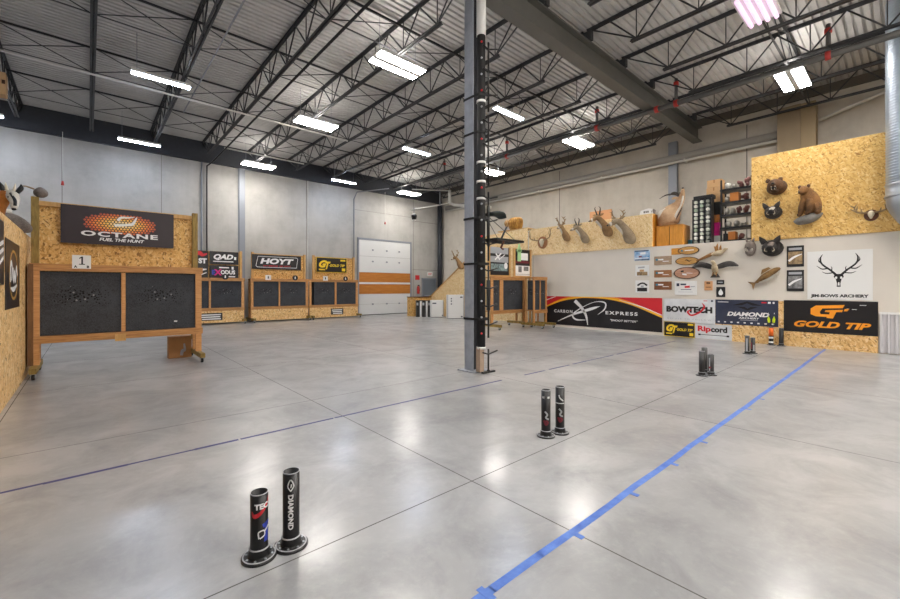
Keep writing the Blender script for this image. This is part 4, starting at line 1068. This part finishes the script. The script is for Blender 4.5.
# fish
r = empty('fish_mount', on(2.56, 1.80, 13.6), (PI/2, 0, -PI/2), 'brown fish mount tilted on the grey wall', 'animal mount')
a = .62
def rot2(x, y): return (x*math.cos(a)-y*math.sin(a), x*math.sin(a)+y*math.cos(a))
def fp(L): return [(*rot2(p[0], p[1]), *p[2:]) for p in L]
MB().loft(fp([(-.28, 0, .09, .02, .03), (-.18, 0, .09, .05, .07), (0, .01, .1, .08, .16), (.18, .01, .1, .08, .165), (.3, .01, .1, .065, .12), (.38, .0, .1, .02, .03)]), 14, 4).build('body', 'fish', r)
MB().loft(fp([(-.2, -.05, .13, .02, .02), (0, -.09, .14, .035, .04), (.2, -.09, .14, .035, .04), (.33, -.05, .13, .015, .02)]), 10, 4).build('pale_belly', 'whitefur', r)
MB().loft(fp([(-.15, .04, .15, .01, .008), (.05, .05, .18, .022, .012), (.25, .04, .17, .01, .01)]), 8, 4).build('dark_stripe', 'horn', r)
MB().prism([rot2(-.26, .0), rot2(-.4, .13), rot2(-.37, .0), rot2(-.43, -.13)], .08, .1).build('tail_fin', 'fish', r)
MB().prism([rot2(-.05, .11), rot2(.05, .2), rot2(.2, .17), rot2(.22, .11)], .09, .105).build('back_fin', 'fish', r)
MB().prism([rot2(.0, -.1), rot2(-.1, -.22), rot2(.08, -.13)], .1, .115).prism([rot2(.2, -.1), rot2(.12, -.22), rot2(.27, -.12)], .1, .115).build('belly_fin', 'whitefur', r)
eyes(r, [((*rot2(.31, .03), .16), .014)])

# spread-winged bird
r = empty('bird_mount', on(3.72, 2.1, 13.6), RX, 'dark bird mount with spread wings on the right wall', 'animal mount')
MB().loft([(0, -.22, .1, .02, .01), (0, -.16, .12, .07, .04), (0, -.02, .16, .085, .08), (-.01, .09, .2, .05, .05), (-.03, .15, .24, .045, .045), (-.06, .15, .29, .015, .015)], 12, 4).build('body', 'featherlight', r)
for s in (-1, 1):
    up_ = [(s*.05, .06), (s*.2, .13), (s*.36, .16), (s*.48, .12), (s*.58, .03)]
    lo_ = [(s*.05, -.06), (s*.18, -.04), (s*.32, .0), (s*.44, .0), (s*.57, .0)]
    q = catmull([(u[0], u[1], .14+.05*abs(u[0])) for u in up_], 4); w = catmull([(l[0], l[1], .12+.08*abs(l[0])) for l in lo_], 4)
    mb = MB()
    for i in range(len(q)-1):
        mb.add([q[i], q[i+1], w[i+1], w[i]]+[(p[0], p[1], p[2]+.018) for p in (q[i], q[i+1], w[i+1], w[i])], [(0, 1, 2, 3), (7, 6, 5, 4), (0, 4, 5, 1), (1, 5, 6, 2), (2, 6, 7, 3), (3, 7, 4, 0)], True)
    mb.build('wing', 'feather', r)
    MB().tube([(s*.03, -.12, .14), (s*.05, -.24, .2), (s*.06, -.26, .24)], [.02, .012, .008], 6).build('leg', 'feathertan', r)
mb = MB()
for k in (-2, -1, 0, 1, 2): mb.prism([(k*.02-.02, -.18), (k*.02+.02, -.18), (k*.05+.025, -.3), (k*.05-.025, -.3)], .1+.004*abs(k), .108+.004*abs(k))
mb.build('tail', 'feather', r)
r = empty('pheasant_mount', on(3.72, 2.5, 13.6), RX, 'long-tailed tan bird mount flying above the spread-winged dark bird', 'animal mount')
MB().loft([(-.1, -.03, .12, .02, .02), (.0, -.02, .13, .07, .08), (.12, .01, .14, .08, .09), (.22, .06, .15, .045, .045), (.27, .1, .16, .04, .04), (.33, .1, .17, .01, .01)], 12, 4).build('body', 'featherlight', r)
MB().loft([(-.5, -.2, .1, .02, .008), (-.3, -.12, .11, .04, .012), (-.1, -.03, .12, .05, .02), (.1, .04, .14, .02, .015)], 8, 4).build('tail', 'feathertan', r)
for p in ([(.02, .03), (.1, .05), (.08, .28), (.02, .18), (-.02, .2)], [(.1, .05), (.18, .04), (.16, .24), (.12, .16)]):
    MB().prism(p, .16, .18).build('wing', 'feathertan', r)

# horned shoulder mount on the orange cabinet
cab = MB().box((13.72, 4.64, 2.83), (14.3, 5.44, 3.46)).build('storage_cabinet', 'cabinet', None, None, None, .01); tag(cab, 'orange wooden cabinet on the mezzanine edge under the horned mount', 'cabinet')
MB().box((13.71, 5.035, 2.86), (13.72, 5.045, 3.44)).build('door_gap', 'bark', cab); MB().box((13.7, 4.66, 3.46), (14.32, 5.46, 3.48)).build('top_board', 'cabinet', cab)
r = empty('antelope_mount', (13.98, 5.04, 3.48), RX, 'tan horned antelope shoulder mount standing on the orange cabinet', 'animal mount')
MB().loft([(-.12, .0, 0, .22, .18), (-.125, .04, 0, .27, .22), (-.14, .12, 0, .31, .26), (-.10, .32, 0, .34, .28), (.03, .5, 0, .25, .23), (.16, .66, 0, .145, .14), (.25, .82, 0, .1, .1), (.28, .93, .02, .085, .085), (.31, 1.02, .05, .06, .06), (.32, 1.1, .07, .045, .045), (.325, 1.14, .08, .02, .02)], 16, 5).build('head_and_neck', 'antelope', r)
MB().loft([(.02, .06, .12, .03, .03), (.16, .34, .17, .035, .025), (.27, .58, .12, .025, .02), (.31, .76, .08, .03, .03), (.33, .9, .08, .03, .03)], 8, 4).build('white_throat', 'whitefur', r)
MB().tube([(.1, .1, .13), (.25, .38, .14), (.31, .54, .1)], [.012, .016, .01], 6, True, 4).build('dark_stripe', 'horn', r)
MB().loft([(-.36, .2, .14, .03, .03), (-.3, .4, .17, .09, .07), (-.15, .56, .15, .04, .04)], 10, 4).build('pale_shoulder', 'whitefur', r)
MB().ball((.325, 1.14, .09), (.035, .03, .03), 8, 6).build('nose', 'nose', r); MB().ball((.24, 1.0, .07), (.02, .035, .02), 8, 6).build('eye', 'nose', r)
for dz, dx in ((.05, .1), (-.05, -.3)):
    MB().tube([(.2, .93, dz), (.1+dx*.3, 1.03, dz*1.5), (-.05+dx*.7, 1.04, dz*2), (-.16+dx, .95, dz*2.2)], [.032, .03, .022, .005], 8, True, 4).build('horn', 'horn', r)
for s in (-1, 1): MB().loft([(.2, .86, s*.06, .02, .015), (.1, .86, s*.13, .045, .02), (.02, .83, s*.17, .005, .004)], 8, 4).build('ear', 'antelope', r)

# mounts over the left partition
r = empty('antelope_mount', (-.86, 8.75, 2.42), (PI/2, 0, 0), 'orange-brown mount with a black and white face looking over the left partition', 'animal mount')
MB().loft([(-.35, .0, -.05, .2, .2), (-.34, .2, -.03, .25, .24), (-.26, .44, .0, .22, .2), (-.12, .62, .06, .17, .15), (.02, .68, .14, .12, .11)], 14, 4).build('neck', 'orangefur', r)
MB().loft([(-.04, .70, .08, .12, .11), (.06, .66, .18, .125, .115), (.1, .52, .28, .085, .085), (.1, .38, .34, .06, .06), (.1, .33, .36, .02, .02)], 14, 4).build('head', 'whitefur', r)
MB().loft([(.03, .72, .26, .03, .02), (.11, .55, .35, .035, .02), (.12, .42, .4, .03, .02)], 8, 4).build('dark_blaze', 'nose', r)
for s in (-1, 1): MB().loft([(.02+s*.1, .76, .12, .045, .03), (.03+s*.16, .88, .12, .05, .025), (.02+s*.17, .98, .12, .006, .005)], 8, 4).build('ear', 'nose', r)
for s in (-1, 1): MB().loft([(.02+s*.05, .78, .14, .03, .03), (.02+s*.07, .9, .13, .02, .02), (.02+s*.08, .98, .12, .006, .005)], 8, 3).build('horn_stub', 'bone', r)
MB().ball((.1, .34, .37), (.045, .035, .03), 8, 6).build('nose', 'nose', r); eyes(r, [((.0, .62, .28), .018), ((.17, .62, .24), .018)])
r.scale = (.62, .62, .62)
r = empty('animal_hide', (-1.16, 9.75, 2.34), (PI/2, 0, 0), 'grey furry hide heaped on top of the left partition', 'hide')
MB().loft([(-.4, .04, .3, .02, .04), (-.3, .12, .3, .1, .16), (-.05, .17, .25, .17, .25), (.2, .18, .15, .18, .25), (.36, .14, .05, .1, .15), (.42, .1, 0, .03, .05)], 14, 4).build('hide_back', 'greyfur', r)
MB().loft([(-.2, .28, .3, .02, .02), (0, .36, .3, .07, .05), (.25, .38, .25, .03, .02)], 10, 4).build('white_trim', 'whitefur', r)
o = MB().loft([(0, .0, 0, .1, .1), (0, .1, 0, .2, .16), (0, .24, 0, .2, .16), (0, .36, 0, .1, .1), (0, .4, 0, .02, .02)], 14, 4).build('round_decoy', 'greyfur', None, (-.63, 10.19, 3.1), (PI/2, 0, 0)); o.scale = (.45, .45, .45); tag(o, 'rounded grey shape on the left top corner post of the near stand', 'decoy')
MB().tube([(-.18, .3, 0), (-.4, .36, .06), (-.55, .34, .1)], [.03, .028, .01], 8, True, 4).build('curved_horn', 'antler', o)
o = MB().cbox((-1.7, 15.2, 6.62), (.3, .35, .55)).build('plywood_box', 'cardpale', None, None, None, .008); tag(o, 'tan plywood box fixed under the joist at the left edge', 'box')
MB().box((-1.62, 15.02, 6.6), (-1.56, 15.025, 6.7)).build('hand_hole', 'bark', o); MB().tube([(-1.7, 15.2, 6.88), (-1.7, 15.2, 6.95)], .03, 8).build('bracket', 'joist', o)

# ================================================================== MEZZANINE STORAGE
o = MB().box((-.42, 0, 0), (.42, .03, .42)).build('leaning_board', 'kraft', None, (14.0, 7.5, 3.90), (0, 0, PI/2)); tag(o, 'tan board standing on the parapet behind the deer mounts', 'board')
MB().box((-.42, -.012, .36), (.42, 0, .42)).build('pale_edge', 'cardpale', o)
o = MB().prism([(-.24, 0), (.2, 0), (.17, .17), (.05, .2), (-.2, .15)], 0, .03).build('paper_sign', 'white', None, (13.7, 5.72, 3.90), RX); tag(o, 'white paper sign on the right end of the parapet', 'sign')
MB().box((-.1, .06, .0305), (-.06, .12, .032)).box((-.04, .06, .0305), (0, .12, .032)).box((.02, .06, .0305), (.06, .12, .032)).build('printed_mark', 'ink', o)
o = MB().blob((13.75, 5.56, 3.98), (.08, .09, .09), 3, .15).build('carved_ornament', 'greyfur'); tag(o, 'small dark ornament beside the paper sign on the parapet', 'ornament')
o = MB().loft([(0, 0, 0, .24, .2), (0, 0, .1, .32, .26), (0, 0, .3, .36, .28), (0, 0, .46, .34, .27), (0, 0, .54, .26, .2)], 18, 4).build('carved_log', 'stump', None, (14.35, 11.75, 4.1)); tag(o, 'golden carved log standing on top of the stair wall right of the column', 'ornament')
mb = MB()
for k in range(7): mb.tube([(-.36+.03*abs(k-3), -.3+.1*k, .12), (-.38, -.3+.1*k, .3), (-.3, -.28+.09*k, .46)], [.02, .035, .01], 6, True, 3)
mb.build('carved_ridge', 'stump', o)
# rack of bundles
rk = empty('bundle_rack', (13.95, 4.17, 2.83), RX, 'tall black rack full of pale rolled bundles on the mezzanine', 'rack')
for x in (-.24, -.08, .08, .24): MB().box((x-.012, 0, -.14), (x+.012, 1.36, .14)).build('divider', 'black', rk)
for k in range(12): MB().box((-.24, k*.12, -.14), (.24, k*.12+.014, .14)).build('shelf', 'black', rk)
MB().box((-.25, 0, -.16), (.25, 1.36, -.14)).build('back_panel', 'black', rk)
rd = random.Random(11); pb = None
hs = ['#c9cdbf', '#e4e2da', '#9fae98', '#8c8f86']
bm_ = [mat('bundle_cloth_%d' % i, h, .7) for i, h in enumerate(hs)]
protoB = []
for m in bm_:
    q = MB().cyl((0, 0, -.12), (0, 0, .14), .05, 10).build('rolled_bundle', m); protoB.append(q)
for k in range(11):
    for c in range(3):
        i = rd.randrange(4)
        q = protoB[i].copy(); COL.objects.link(q); q.rotation_euler = RX
        q.location = (13.95, 4.17-(-.16+c*.16), 2.83+k*.12+.064)
        tag(q, 'rolled bundle in the tall black rack, %s column, shelf %s from the top' % (('left', 'middle', 'right')[c], ordn[10-k]), 'bundle', 'rolled bundles in the black rack')
for q in protoB: bpy.data.objects.remove(q)
# boxes beside the rack
def carton(name, lo, hi, m, lab, tape=True):
    o = MB().box(lo, hi).build(name, m, None, None, None, .005); tag(o, lab, 'box')
    if tape:
        ym = (lo[1]+hi[1])/2
        MB().box((lo[0]-.002, ym-.02, hi[2]-.1), (lo[0], ym+.02, hi[2])).build('tape_strip', 'cardboard', o)
    return o
carton('storage_box', (14.2, 3.80, 2.83), (14.5, 4.06, 3.08), 'white', 'white box at the bottom between the rack and the shelf', False)
carton('storage_box', (14.2, 3.81, 3.08), (14.5, 4.05, 3.48), 'pink', 'hot pink box on top of the white box', False)
carton('storage_box', (14.25, 3.83, 3.48), (14.5, 4.02, 3.72), 'orangebox', 'orange box on top of the pink box')
carton('storage_box', (14.3, 3.82, 3.72), (14.7, 4.1, 4.12), 'rubber', 'black box under the stack of pale cartons', False)
for k in range(3):
    carton('cardboard_box', (14.35, 3.80, 4.12+k*.235), (14.7, 4.22-.02*k, 4.35+k*.235), 'cardpale', ('lowest', 'middle', 'topmost')[k]+' of the pale cardboard cartons stacked left of the shelf')
o = carton('storage_box', (14.0, 4.46, 2.83), (14.3, 4.6, 3.0), 'teal', 'small teal box between the orange cabinet and the rack', False)
o = MB().box((13.9, 3.9, 4.19), (14.2, 4.42, 4.3)).build('folded_case', 'rubber', None, None, None, .01); tag(o, 'dark folded case lying on top of the rack of bundles', 'case')
# shelving unit
sx = 14.05
sh = empty('shelving_unit', (sx, 3.35, 2.83), (0, 0, 0), 'black shelving unit on the mezzanine left of the golden chipboard', 'shelf unit')
for y in (-.37, .37):
    for x in (0, .42): MB().box((x-.02, y-.02, 0), (x+.02, y+.02, 1.86)).build('upright', 'black', sh)
SZ = [.08, .46, .83, 1.2, 1.58]
for z in SZ: MB().box((-.03, -.4, z-.06), (.45, .4, z)).build('shelf_board', 'black', sh)
rd = random.Random(5)
lev = ['bottom', 'second', 'third', 'fourth', 'top']
for li, z in enumerate(SZ):
    y = .335; c = 0
    for (w, h, m, kind) in [[(.12, .2, 'rubber', 'storage_box'), (.2, .24, 'orangebox', 'storage_box'), (.2, .2, 'brick', 'storage_box')],
                            [(.2, .22, 'bag', 'bag'), (.2, .2, 'bag', 'bag'), (.09, .11, 'bag', 'bag'), (.09, .12, 'bag', 'bag')],
                            [(.14, .24, 'bag', 'bag'), (.16, .2, 'bag', 'bag'), (.16, .24, 'brick', 'storage_box'), (.17, .26, 'brick', 'storage_box')],
                            [(.16, .2, 'bag', 'bag'), (.24, .26, 'orangebox', 'storage_box'), (.24, .24, 'brick', 'storage_box')],
                            [(.18, .22, 'bag', 'bag'), (.14, .14, 'bag', 'bag'), (.17, .24, 'brick', 'storage_box'), (.17, .3, 'brick', 'storage_box')]][li]:
        yc = 3.35+y-w/2; zz = 2.83+z
        if kind == 'bag': o = MB().blob((0, 0, h*.52), (.13, w*.40, h*.43), li*7+c, .18).build('bag', m, None, (sx+.16, yc, zz))
        elif m == 'brick':
            mb = MB(); rb = random.Random(li*9+c)
            for q in range(7): mb.blob((rb.uniform(-.07, .07), rb.uniform(-.26, .26)*w, h*(.28+.12*q*.6)), (.07, w*.24, h*.22), q+li, .2)
            o = mb.build('bundle', 'brick', None, (sx+.16, yc, zz))
        else: o = MB().box((-.13, -w*.44, 0), (.15, w*.44, h)).build('storage_box', m, None, (sx+.15, yc, zz), None, .006)
        tag(o, '%s %s on the %s shelf of the black unit, %s from the left' % ({'bag': 'pale crumpled', 'brick': 'rose-brown', 'rubber': 'black', 'orangebox': 'orange'}[m], 'bag' if kind == 'bag' else ('bundle' if m == 'brick' else 'box'), lev[li], ordn[c]), 'bag' if kind == 'bag' else ('bundle' if m == 'brick' else 'box'), 'goods on the black shelving unit')
        y -= w; c += 1

# ================================================================== FAR CORNER: BOX, BINS, WHITE CASES
o = MB().box((12.8, 17.35, 0), (14.0, 17.4, .98)).box((12.8, 17.35, .95), (14.0, 17.9, 1.0)).box((13.95, 17.4, 0), (14.0, 17.9, .95)).box((12.8, 17.4, 0), (12.85, 17.9, .95)).build('chipboard_counter', 'osbw'); tag(o, 'low chipboard counter behind the black bins in the far corner', 'counter')
MB().box((12.78, 17.33, 1.0), (14.02, 17.92, 1.04)).build('counter_top', 'mahogany', o)
for k, lab in enumerate(('left', 'middle', 'right')):
    r = empty('trash_bin', (12.86+.235*k, 16.98-.2*k, 0), (0, 0, -.5), 'tall black bin with a white band, %s of three in the far corner' % lab, 'bin')
    MB().box((-.13, -.13, 0), (.13, .13, .82)).build('body', 'black', r, bevel=.01)
    MB().box((.05, -.135, .0), (.14, .135, .86)).build('white_panel', 'white', r)
    MB().box((-.135, -.138, .6), (-.03, -.132, .74)).build('label', 'inkg', r)
    MB().box((-.14, -.14, .82), (.14, .14, .86)).build('lid', 'black', r, bevel=.008)
def case(x, y, rz, w, h, lab, dots):
    r = empty('white_case', (x, y, 0), (0, 0, rz), lab, 'case')
    MB().box((-w/2, 0, .02), (w/2, .3, h)).build('body', 'white', r, bevel=.012)
    MB().box((-w/2-.005, -.006, .03), (-w/2+.03, .0, h-.01)).build('edge_trim', 'inkg', r)
    MB().box((w/2-.03, -.006, .03), (w/2+.005, 0, h-.01)).build('edge_trim', 'inkg', r)
    mb = MB()
    for px, pz, s in dots: mb.box((px-s, -.008, pz-.03), (px+s, -.004, pz+.03))
    mb.build('printed_mark', 'vinylnavy', r)
    MB().box((-w/2+.04, .04, 0), (w/2-.04, .26, .02)).build('skid', 'rubber', r)
    return r
case(13.30, 16.0, -.55, .66, .88, 'low white case in front of the stair wall, right of the bins', [(-.14, .72, .1), (.28, .1, .03)])
case(13.42, 14.72, -.5, .82, 1.17, 'tall white case in front of the stair wall, next to the column', [(-.22, .98, .03), (-.22, .86, .03), (-.22, .72, .03), (.28, 1.05, .06), (.3, .1, .04)])

# ================================================================== COLUMN GEAR: PADDED POLE, CLIMBING STICKS, TREE STAND
px_, py_ = 5.22, 5.055
pole = MB().cyl((px_, py_, .44), (px_, py_, 5.97), .075, 20).build('padded_pole', 'rubber'); tag(pole, 'black padded pole strapped upright to the front of the column', 'pole')
MB().cyl((px_, py_, 5.97), (px_, py_, 6.87), .085, 20).build('white_sleeve', 'white', pole)
MB().box((px_-.08, py_-.05, .02), (px_+.02, py_+.05, .44)).build('wood_base', mat('worn_board', '#b49c88', .7, var=.2), pole)
for z in (.42, 3.06, 3.36, 3.7, 4.78): MB().cyl((px_, py_, z), (px_, py_, z+.04), .085, 20).build('white_collar', 'white', pole)
for k in range(19): MB().ball((px_-.05, py_-.058, .7+k*.285), .02, 6, 5).build('screw_cap', 'inkr' if k % 3 == 0 else 'inkg', pole)
segs = [(.05, .42), (.62, 1.9), (1.98, 3.2), (3.3, 4.55), (4.62, 5.85)]
lv = ['lowest', 'second from the floor', 'third from the floor', 'fourth from the floor', 'topmost']
for (z0, z1), nm in zip(segs, lv):
    s = empty('climbing_stick', (px_+.085, py_-.095, z0), (0, 0, 0), 'black climbing stick with side steps on the column, '+nm, 'climbing stick', 'climbing sticks on the column')
    MB().cyl((0, 0, 0), (0, 0, z1-z0), .017, 10).build('rail', 'black', s)
    n = max(1, round((z1-z0)/.36)); sl = (z1-z0)
    for k in range(n):
        z = sl*(k+.75)/n if n > 1 else sl*.8
        MB().tube([(-.13, .01, z+.02), (0, 0, z-.02), (.19, -.04, z+.035)], .014, 6).build('step', 'black', s)
    if z0 < .1: MB().box((-.15, -.03, -.05), (.15, .03, -.02)).box((-.02, -.02, -.03), (.02, .02, .0)).build('foot_plate', 'black', s)
for z, w in ((.95, 'lowest'), (1.93, 'second lowest'), (2.74, 'middle'), (4.25, 'second highest'), (4.9, 'highest')):
    q = [(5.105, 5.155), (5.105, 5.385), (5.395, 5.385), (5.395, 5.10), (5.325, 4.962), (5.22, 4.955), (5.13, 5.02)]
    mb = MB()
    for a, b in zip(q, q[1:]+q[:1]):
        d = Vector((b[0]-a[0], b[1]-a[1])); n_ = Vector((d.y, -d.x)).normalized()*.006
        mb.prism([a, b, (b[0]-n_.x, b[1]-n_.y), (a[0]-n_.x, a[1]-n_.y)], z-.02, z+.02)
    tag(mb.build('strap', 'rubber'), 'black strap around the column and padded pole, '+w, 'strap', 'straps around the column')
ts = empty('tree_stand', (px_+.1, py_-.08, 2.34), (0, 0, 0), 'black hang-on tree stand with seat and platform sticking out right of the column', 'tree stand')
MB().box((-.02, -.02, -.1), (.02, .02, .62)).build('post', 'black', ts)
MB().box((0, -.2, .0), (.76, -.17, .04)).box((0, .17, .0), (.76, .2, .04)).box((.73, -.17, 0), (.76, .17, .04)).box((.0, -.17, .01), (.03, .17, .04)).build('platform_frame', 'black', ts, bevel=.004)
mb = MB()
for k in range(1, 9): mb.box((k*.083-.012, -.17, .01), (k*.085+.012, .17, .03))
mb.build('platform_slats', 'black', ts)
MB().loft([(.0, 0, .47, .13, .03), (.16, 0, .5, .15, .045), (.3, 0, .5, .14, .04), (.38, 0, .44, .1, .02)], 12, 4, True, (0, 0, 1)).build('seat', mat('dark_green_pad', '#26302e', .7), ts)
for y in (-.18, .18): MB().tube([(0, y*.2, .4), (.5, y, .04)], .006, 5).build('cable', 'black', ts)
MB().tube([(.32, 0, .02), (.55, .05, .3)], .018, 8).build('support_bar', 'black', ts)
MB().tube([(.3, -.1, .0), (.2, -.12, -.12), (.28, -.1, -.14)], .02, 8).build('bracket', 'mahogany', ts)

# ================================================================== FLOOR TUBES
import bmesh
def slice_x(me, step=.003):
    b = bmesh.new(); b.from_mesh(me)
    xs = [v.co.x for v in b.verts]; x = min(xs)+step
    while x < max(xs):
        bmesh.ops.bisect_plane(b, geom=b.verts[:]+b.edges[:]+b.faces[:], dist=1e-6, plane_co=(x, 0, 0), plane_no=(1, 0, 0)); x += step
    b.to_mesh(me); b.free()
def wrapped(txt, parent, r, z, m, ang, h, w=None, vert=False, name='lettering', **kw):
    me = text_mesh(txt, w, h, **kw)
    if vert:
        for v in me.vertices: v.co = (v.co.y, -v.co.x, 0)
    slice_x(me)
    for v in me.vertices:
        x, y = v.co.x, v.co.y
        a = ang+x/r
        v.co = (r*math.cos(a), r*math.sin(a), z+y)
    me.name = name; me.materials.clear(); me.materials.append(M[m])
    o = bpy.data.objects.new(name, me); COL.objects.link(o); o.parent = parent; return o
def wrapstroke(parent, r, ang, strokes, m, name):
    mb = MB()
    for pts, w in strokes: mb.stroke(pts, w, 0, .0006, 8)
    o = mb.build(name, m, parent); slice_x(o.data)
    for v in o.data.vertices:
        a = ang+v.co.x/r; q = r+v.co.z; v.co = (q*math.cos(a), q*math.sin(a), v.co.y)
    return o
def tube_holder(x, y, h, label, r=.046):
    t = empty('floor_tube', (x, y, 0), (0, 0, 0), label, 'tube', 'black tubes standing on the floor')
    MB().lathe([(r-.004, .03), (r-.004, h), (r, h), (r, .05)], 32).build('pipe', 'black', t)
    MB().lathe([(r-.006, .04), (0, .04)], 24).build('pipe_floor', 'rubber', t)
    MB().lathe([(r-.003, .02), (r-.003, h+.0005), (r+.0008, h+.0005), (r+.0008, h-.004)], 32).build('rim', 'inkg', t)
    f = MB().lathe_sharp([(0, 0), (.092, 0), (.092, .012), (.086, .016), (r+.013, .016), (r+.009, .022), (r+.007, .06), (r+.0005, .062), (r+.0005, .02)], 40).build('flange', 'black', t)
    MB().lathe_sharp([(.0865, .0155), (.0865, .0168), (.079, .0168), (.079, .0155)], 40).build('flange_edge', 'inkg', f)
    for k in range(8):
        a = 2*PI*k/8+.2
        MB().cyl((.069*math.cos(a), .069*math.sin(a), .015), (.069*math.cos(a), .069*math.sin(a), .0195), .007, 8).build('bolt', 'steel', f)
    MB().lathe([(r+.0072, .058), (r+.0078, .061), (r+.001, .0635)], 32).build('collar_edge', 'inkg', t)
    return t
CA = lambda x, y: math.atan2(-y, -x)      # direction from a tube to the entrance side
t = tube_holder(.713, 2.409, .365, 'left tube of the nearest pair, with a red swoosh and white letters'); A = CA(.7, 2.42)+.18
wrapped('TEC', t, .0472, .30, 'inkw', A+.1, .032, .078, bold=.05)
wrapstroke(t, .0464, A, [([(-.05, .275), (-.035, .25), (.0, .265), (.04, .31), (.055, .34)], [.004, .022, .018, .012, .003])], 'inkr', 'swoosh')
wrapstroke(t, .0464, A, [([(.03, .1), (.035, .2)], .025), ([(.01, .19), (.06, .205)], .02)], 'inkb', 'blue_mark')
wrapstroke(t, .0469, A, [([(-.01, .125), (-.012, .16), (.015, .165), (.02, .14), (-.005, .125)], .007), ([(.02, .16), (.05, .18)], .01)], 'inkw', 'white_mark')
t = tube_holder(.885, 2.395, .435, 'right tube of the nearest pair, tallest, with white letters running down it'); A = CA(.885, 2.395)
wrapped('DIAMOND', t, .0468, .215, 'inkw', A-.05, .03, .2, vert=True, bold=.045)
wrapstroke(t, .0464, A-.05, [([(0, .335), (.016, .365), (0, .4), (-.016, .365), (0, .335)], .006), ([(0, .355), (.004, .375)], .006)], 'inkw', 'emblem')
def deco(t, A, r=.046, ring=False):
    if ring: wrapstroke(t, r+.0004, A, [([(-.05, .315), (.05, .315)], .008), ([(-.01, .4), (.0, .37), (.035, .34)], .012)], 'inkw', 'white_band')
    else: wrapstroke(t, r+.0004, A, [([(-.04, .4), (-.015, .4)], .02), ([(.015, .4), (.04, .4)], .02)], 'inkw', 'white_band')
    wrapstroke(t, r+.0004, A, [([(-.01, .26), (.015, .23), (.0, .2), (.03, .18)], .016)], 'inkg', 'white_mark')
    wrapstroke(t, r+.0009, A, [([(-.02, .17), (.0, .13), (.02, .15), (.0, .17)], .022)], 'inkm', 'red_mark')
t = tube_holder(3.47, 2.45, .47, 'left tube of the middle pair, with two pale patches near its top'); deco(t, CA(3.47, 2.45))
t = tube_holder(3.66, 2.41, .48, 'right tube of the middle pair, with a pale ring round it'); deco(t, CA(3.66, 2.41), ring=True)
t = tube_holder(7.87, 2.37, .42, 'front left tube of the three standing together farther back'); 
t = tube_holder(8.17, 2.42, .45, 'rear tube, tallest of the three standing together')
t = tube_holder(8.03, 2.28, .36, 'right tube, shortest of the three, with a red and white mark'); A = CA(8.03, 2.28)
wrapstroke(t, .0464, A, [([(-.02, .08), (-.02, .3)], .016)], 'inkg', 'white_mark'); wrapstroke(t, .0469, A, [([(-.03, .14), (.0, .13)], .03)], 'inkm', 'red_mark')
t = tube_holder(11.26, 2.47, .41, 'left tube of the farthest pair, with a tall pale mark'); A = CA(11.3, 2.47); wrapstroke(t, .0464, A, [([(-.01, .05), (-.01, .36)], .035)], 'inkg', 'white_mark')
t = tube_holder(11.42, 2.40, .36, 'right tube of the farthest pair, shorter, with a reddish mark'); A = CA(11.4, 2.4); wrapstroke(t, .0464, A, [([(.02, .05), (.02, .2)], .03)], 'inkg', 'white_mark'); wrapstroke(t, .0464, A, [([(-.025, .1), (-.025, .25)], .02)], 'inkm', 'red_mark')
# striped tube with arrows at the right wall
t = tube_holder(13.44, 2.43, .47, 'orange, white and black striped tube against the right wall', .05); A = CA(13.4, 2.4)
MB().lathe([(.0506, .24), (.0515, .24), (.0515, .45), (.0506, .45)], 24).build('orange_wrap', 'neonorange', t)
MB().lathe([(.0506, .06), (.0515, .06), (.0515, .10), (.0506, .10)], 24).lathe([(.0506, .17), (.0515, .17), (.0515, .22), (.0506, .22)], 24).build('white_band', 'inkw', t)
for k, (dx, dy) in enumerate(((-.005, .025), (.005, -.028))):
    a = MB().cyl((0, 0, .045), (0, 0, .82), .004, 8).build('arrow', 'black', None, (13.44+dx, 2.43+dy*.5, 0)); a.rotation_euler = (-dy*2.2, 0, 0)
    tag(a, '%s arrow with neon yellow vanes in the striped tube' % ('left', 'right')[k], 'arrow', 'arrows in the striped tube')
    for j in range(3):
        w = 2*PI*j/3+.4
        MB().prism([(.004, .58), (.03, .6), (.035, .68), (.004, .76)], -.001, .001, Matrix.Rotation(w, 4, 'Z') @ Matrix.Rotation(PI/2, 4, 'X')).build('vane', 'neon', a)
    MB().cyl((0, 0, .82), (0, 0, .85), .005, 8).build('nock', 'white', a)
tube_holder(13.45, 2.22, .46, 'plain black tube against the right wall beside the striped one', .05)

# ================================================================== CAMERA AND WORLD
cd = bpy.data.cameras.new('camera'); co = bpy.data.objects.new('camera', cd); COL.objects.link(co)
cd.sensor_width = 36; cd.lens = 36*408/900; cd.shift_y = -11.5/900; cd.clip_start = .05; cd.clip_end = 200
co.location = (0, 0, 1.5); co.rotation_euler = (PI/2, 0, -math.radians(41.55))
sc = bpy.context.scene; sc.camera = co
w = bpy.data.worlds.new('world'); sc.world = w; w.use_nodes = True
w.node_tree.nodes['Background'].inputs[0].default_value = (.6, .65, .7, 1); w.node_tree.nodes['Background'].inputs[1].default_value = .05
vs = sc.view_settings; sc.display_settings.display_device = 'sRGB'
vs.view_transform = 'Standard'; vs.look = 'None'; vs.exposure = 0.84; vs.gamma = 1; vs.use_curve_mapping = False
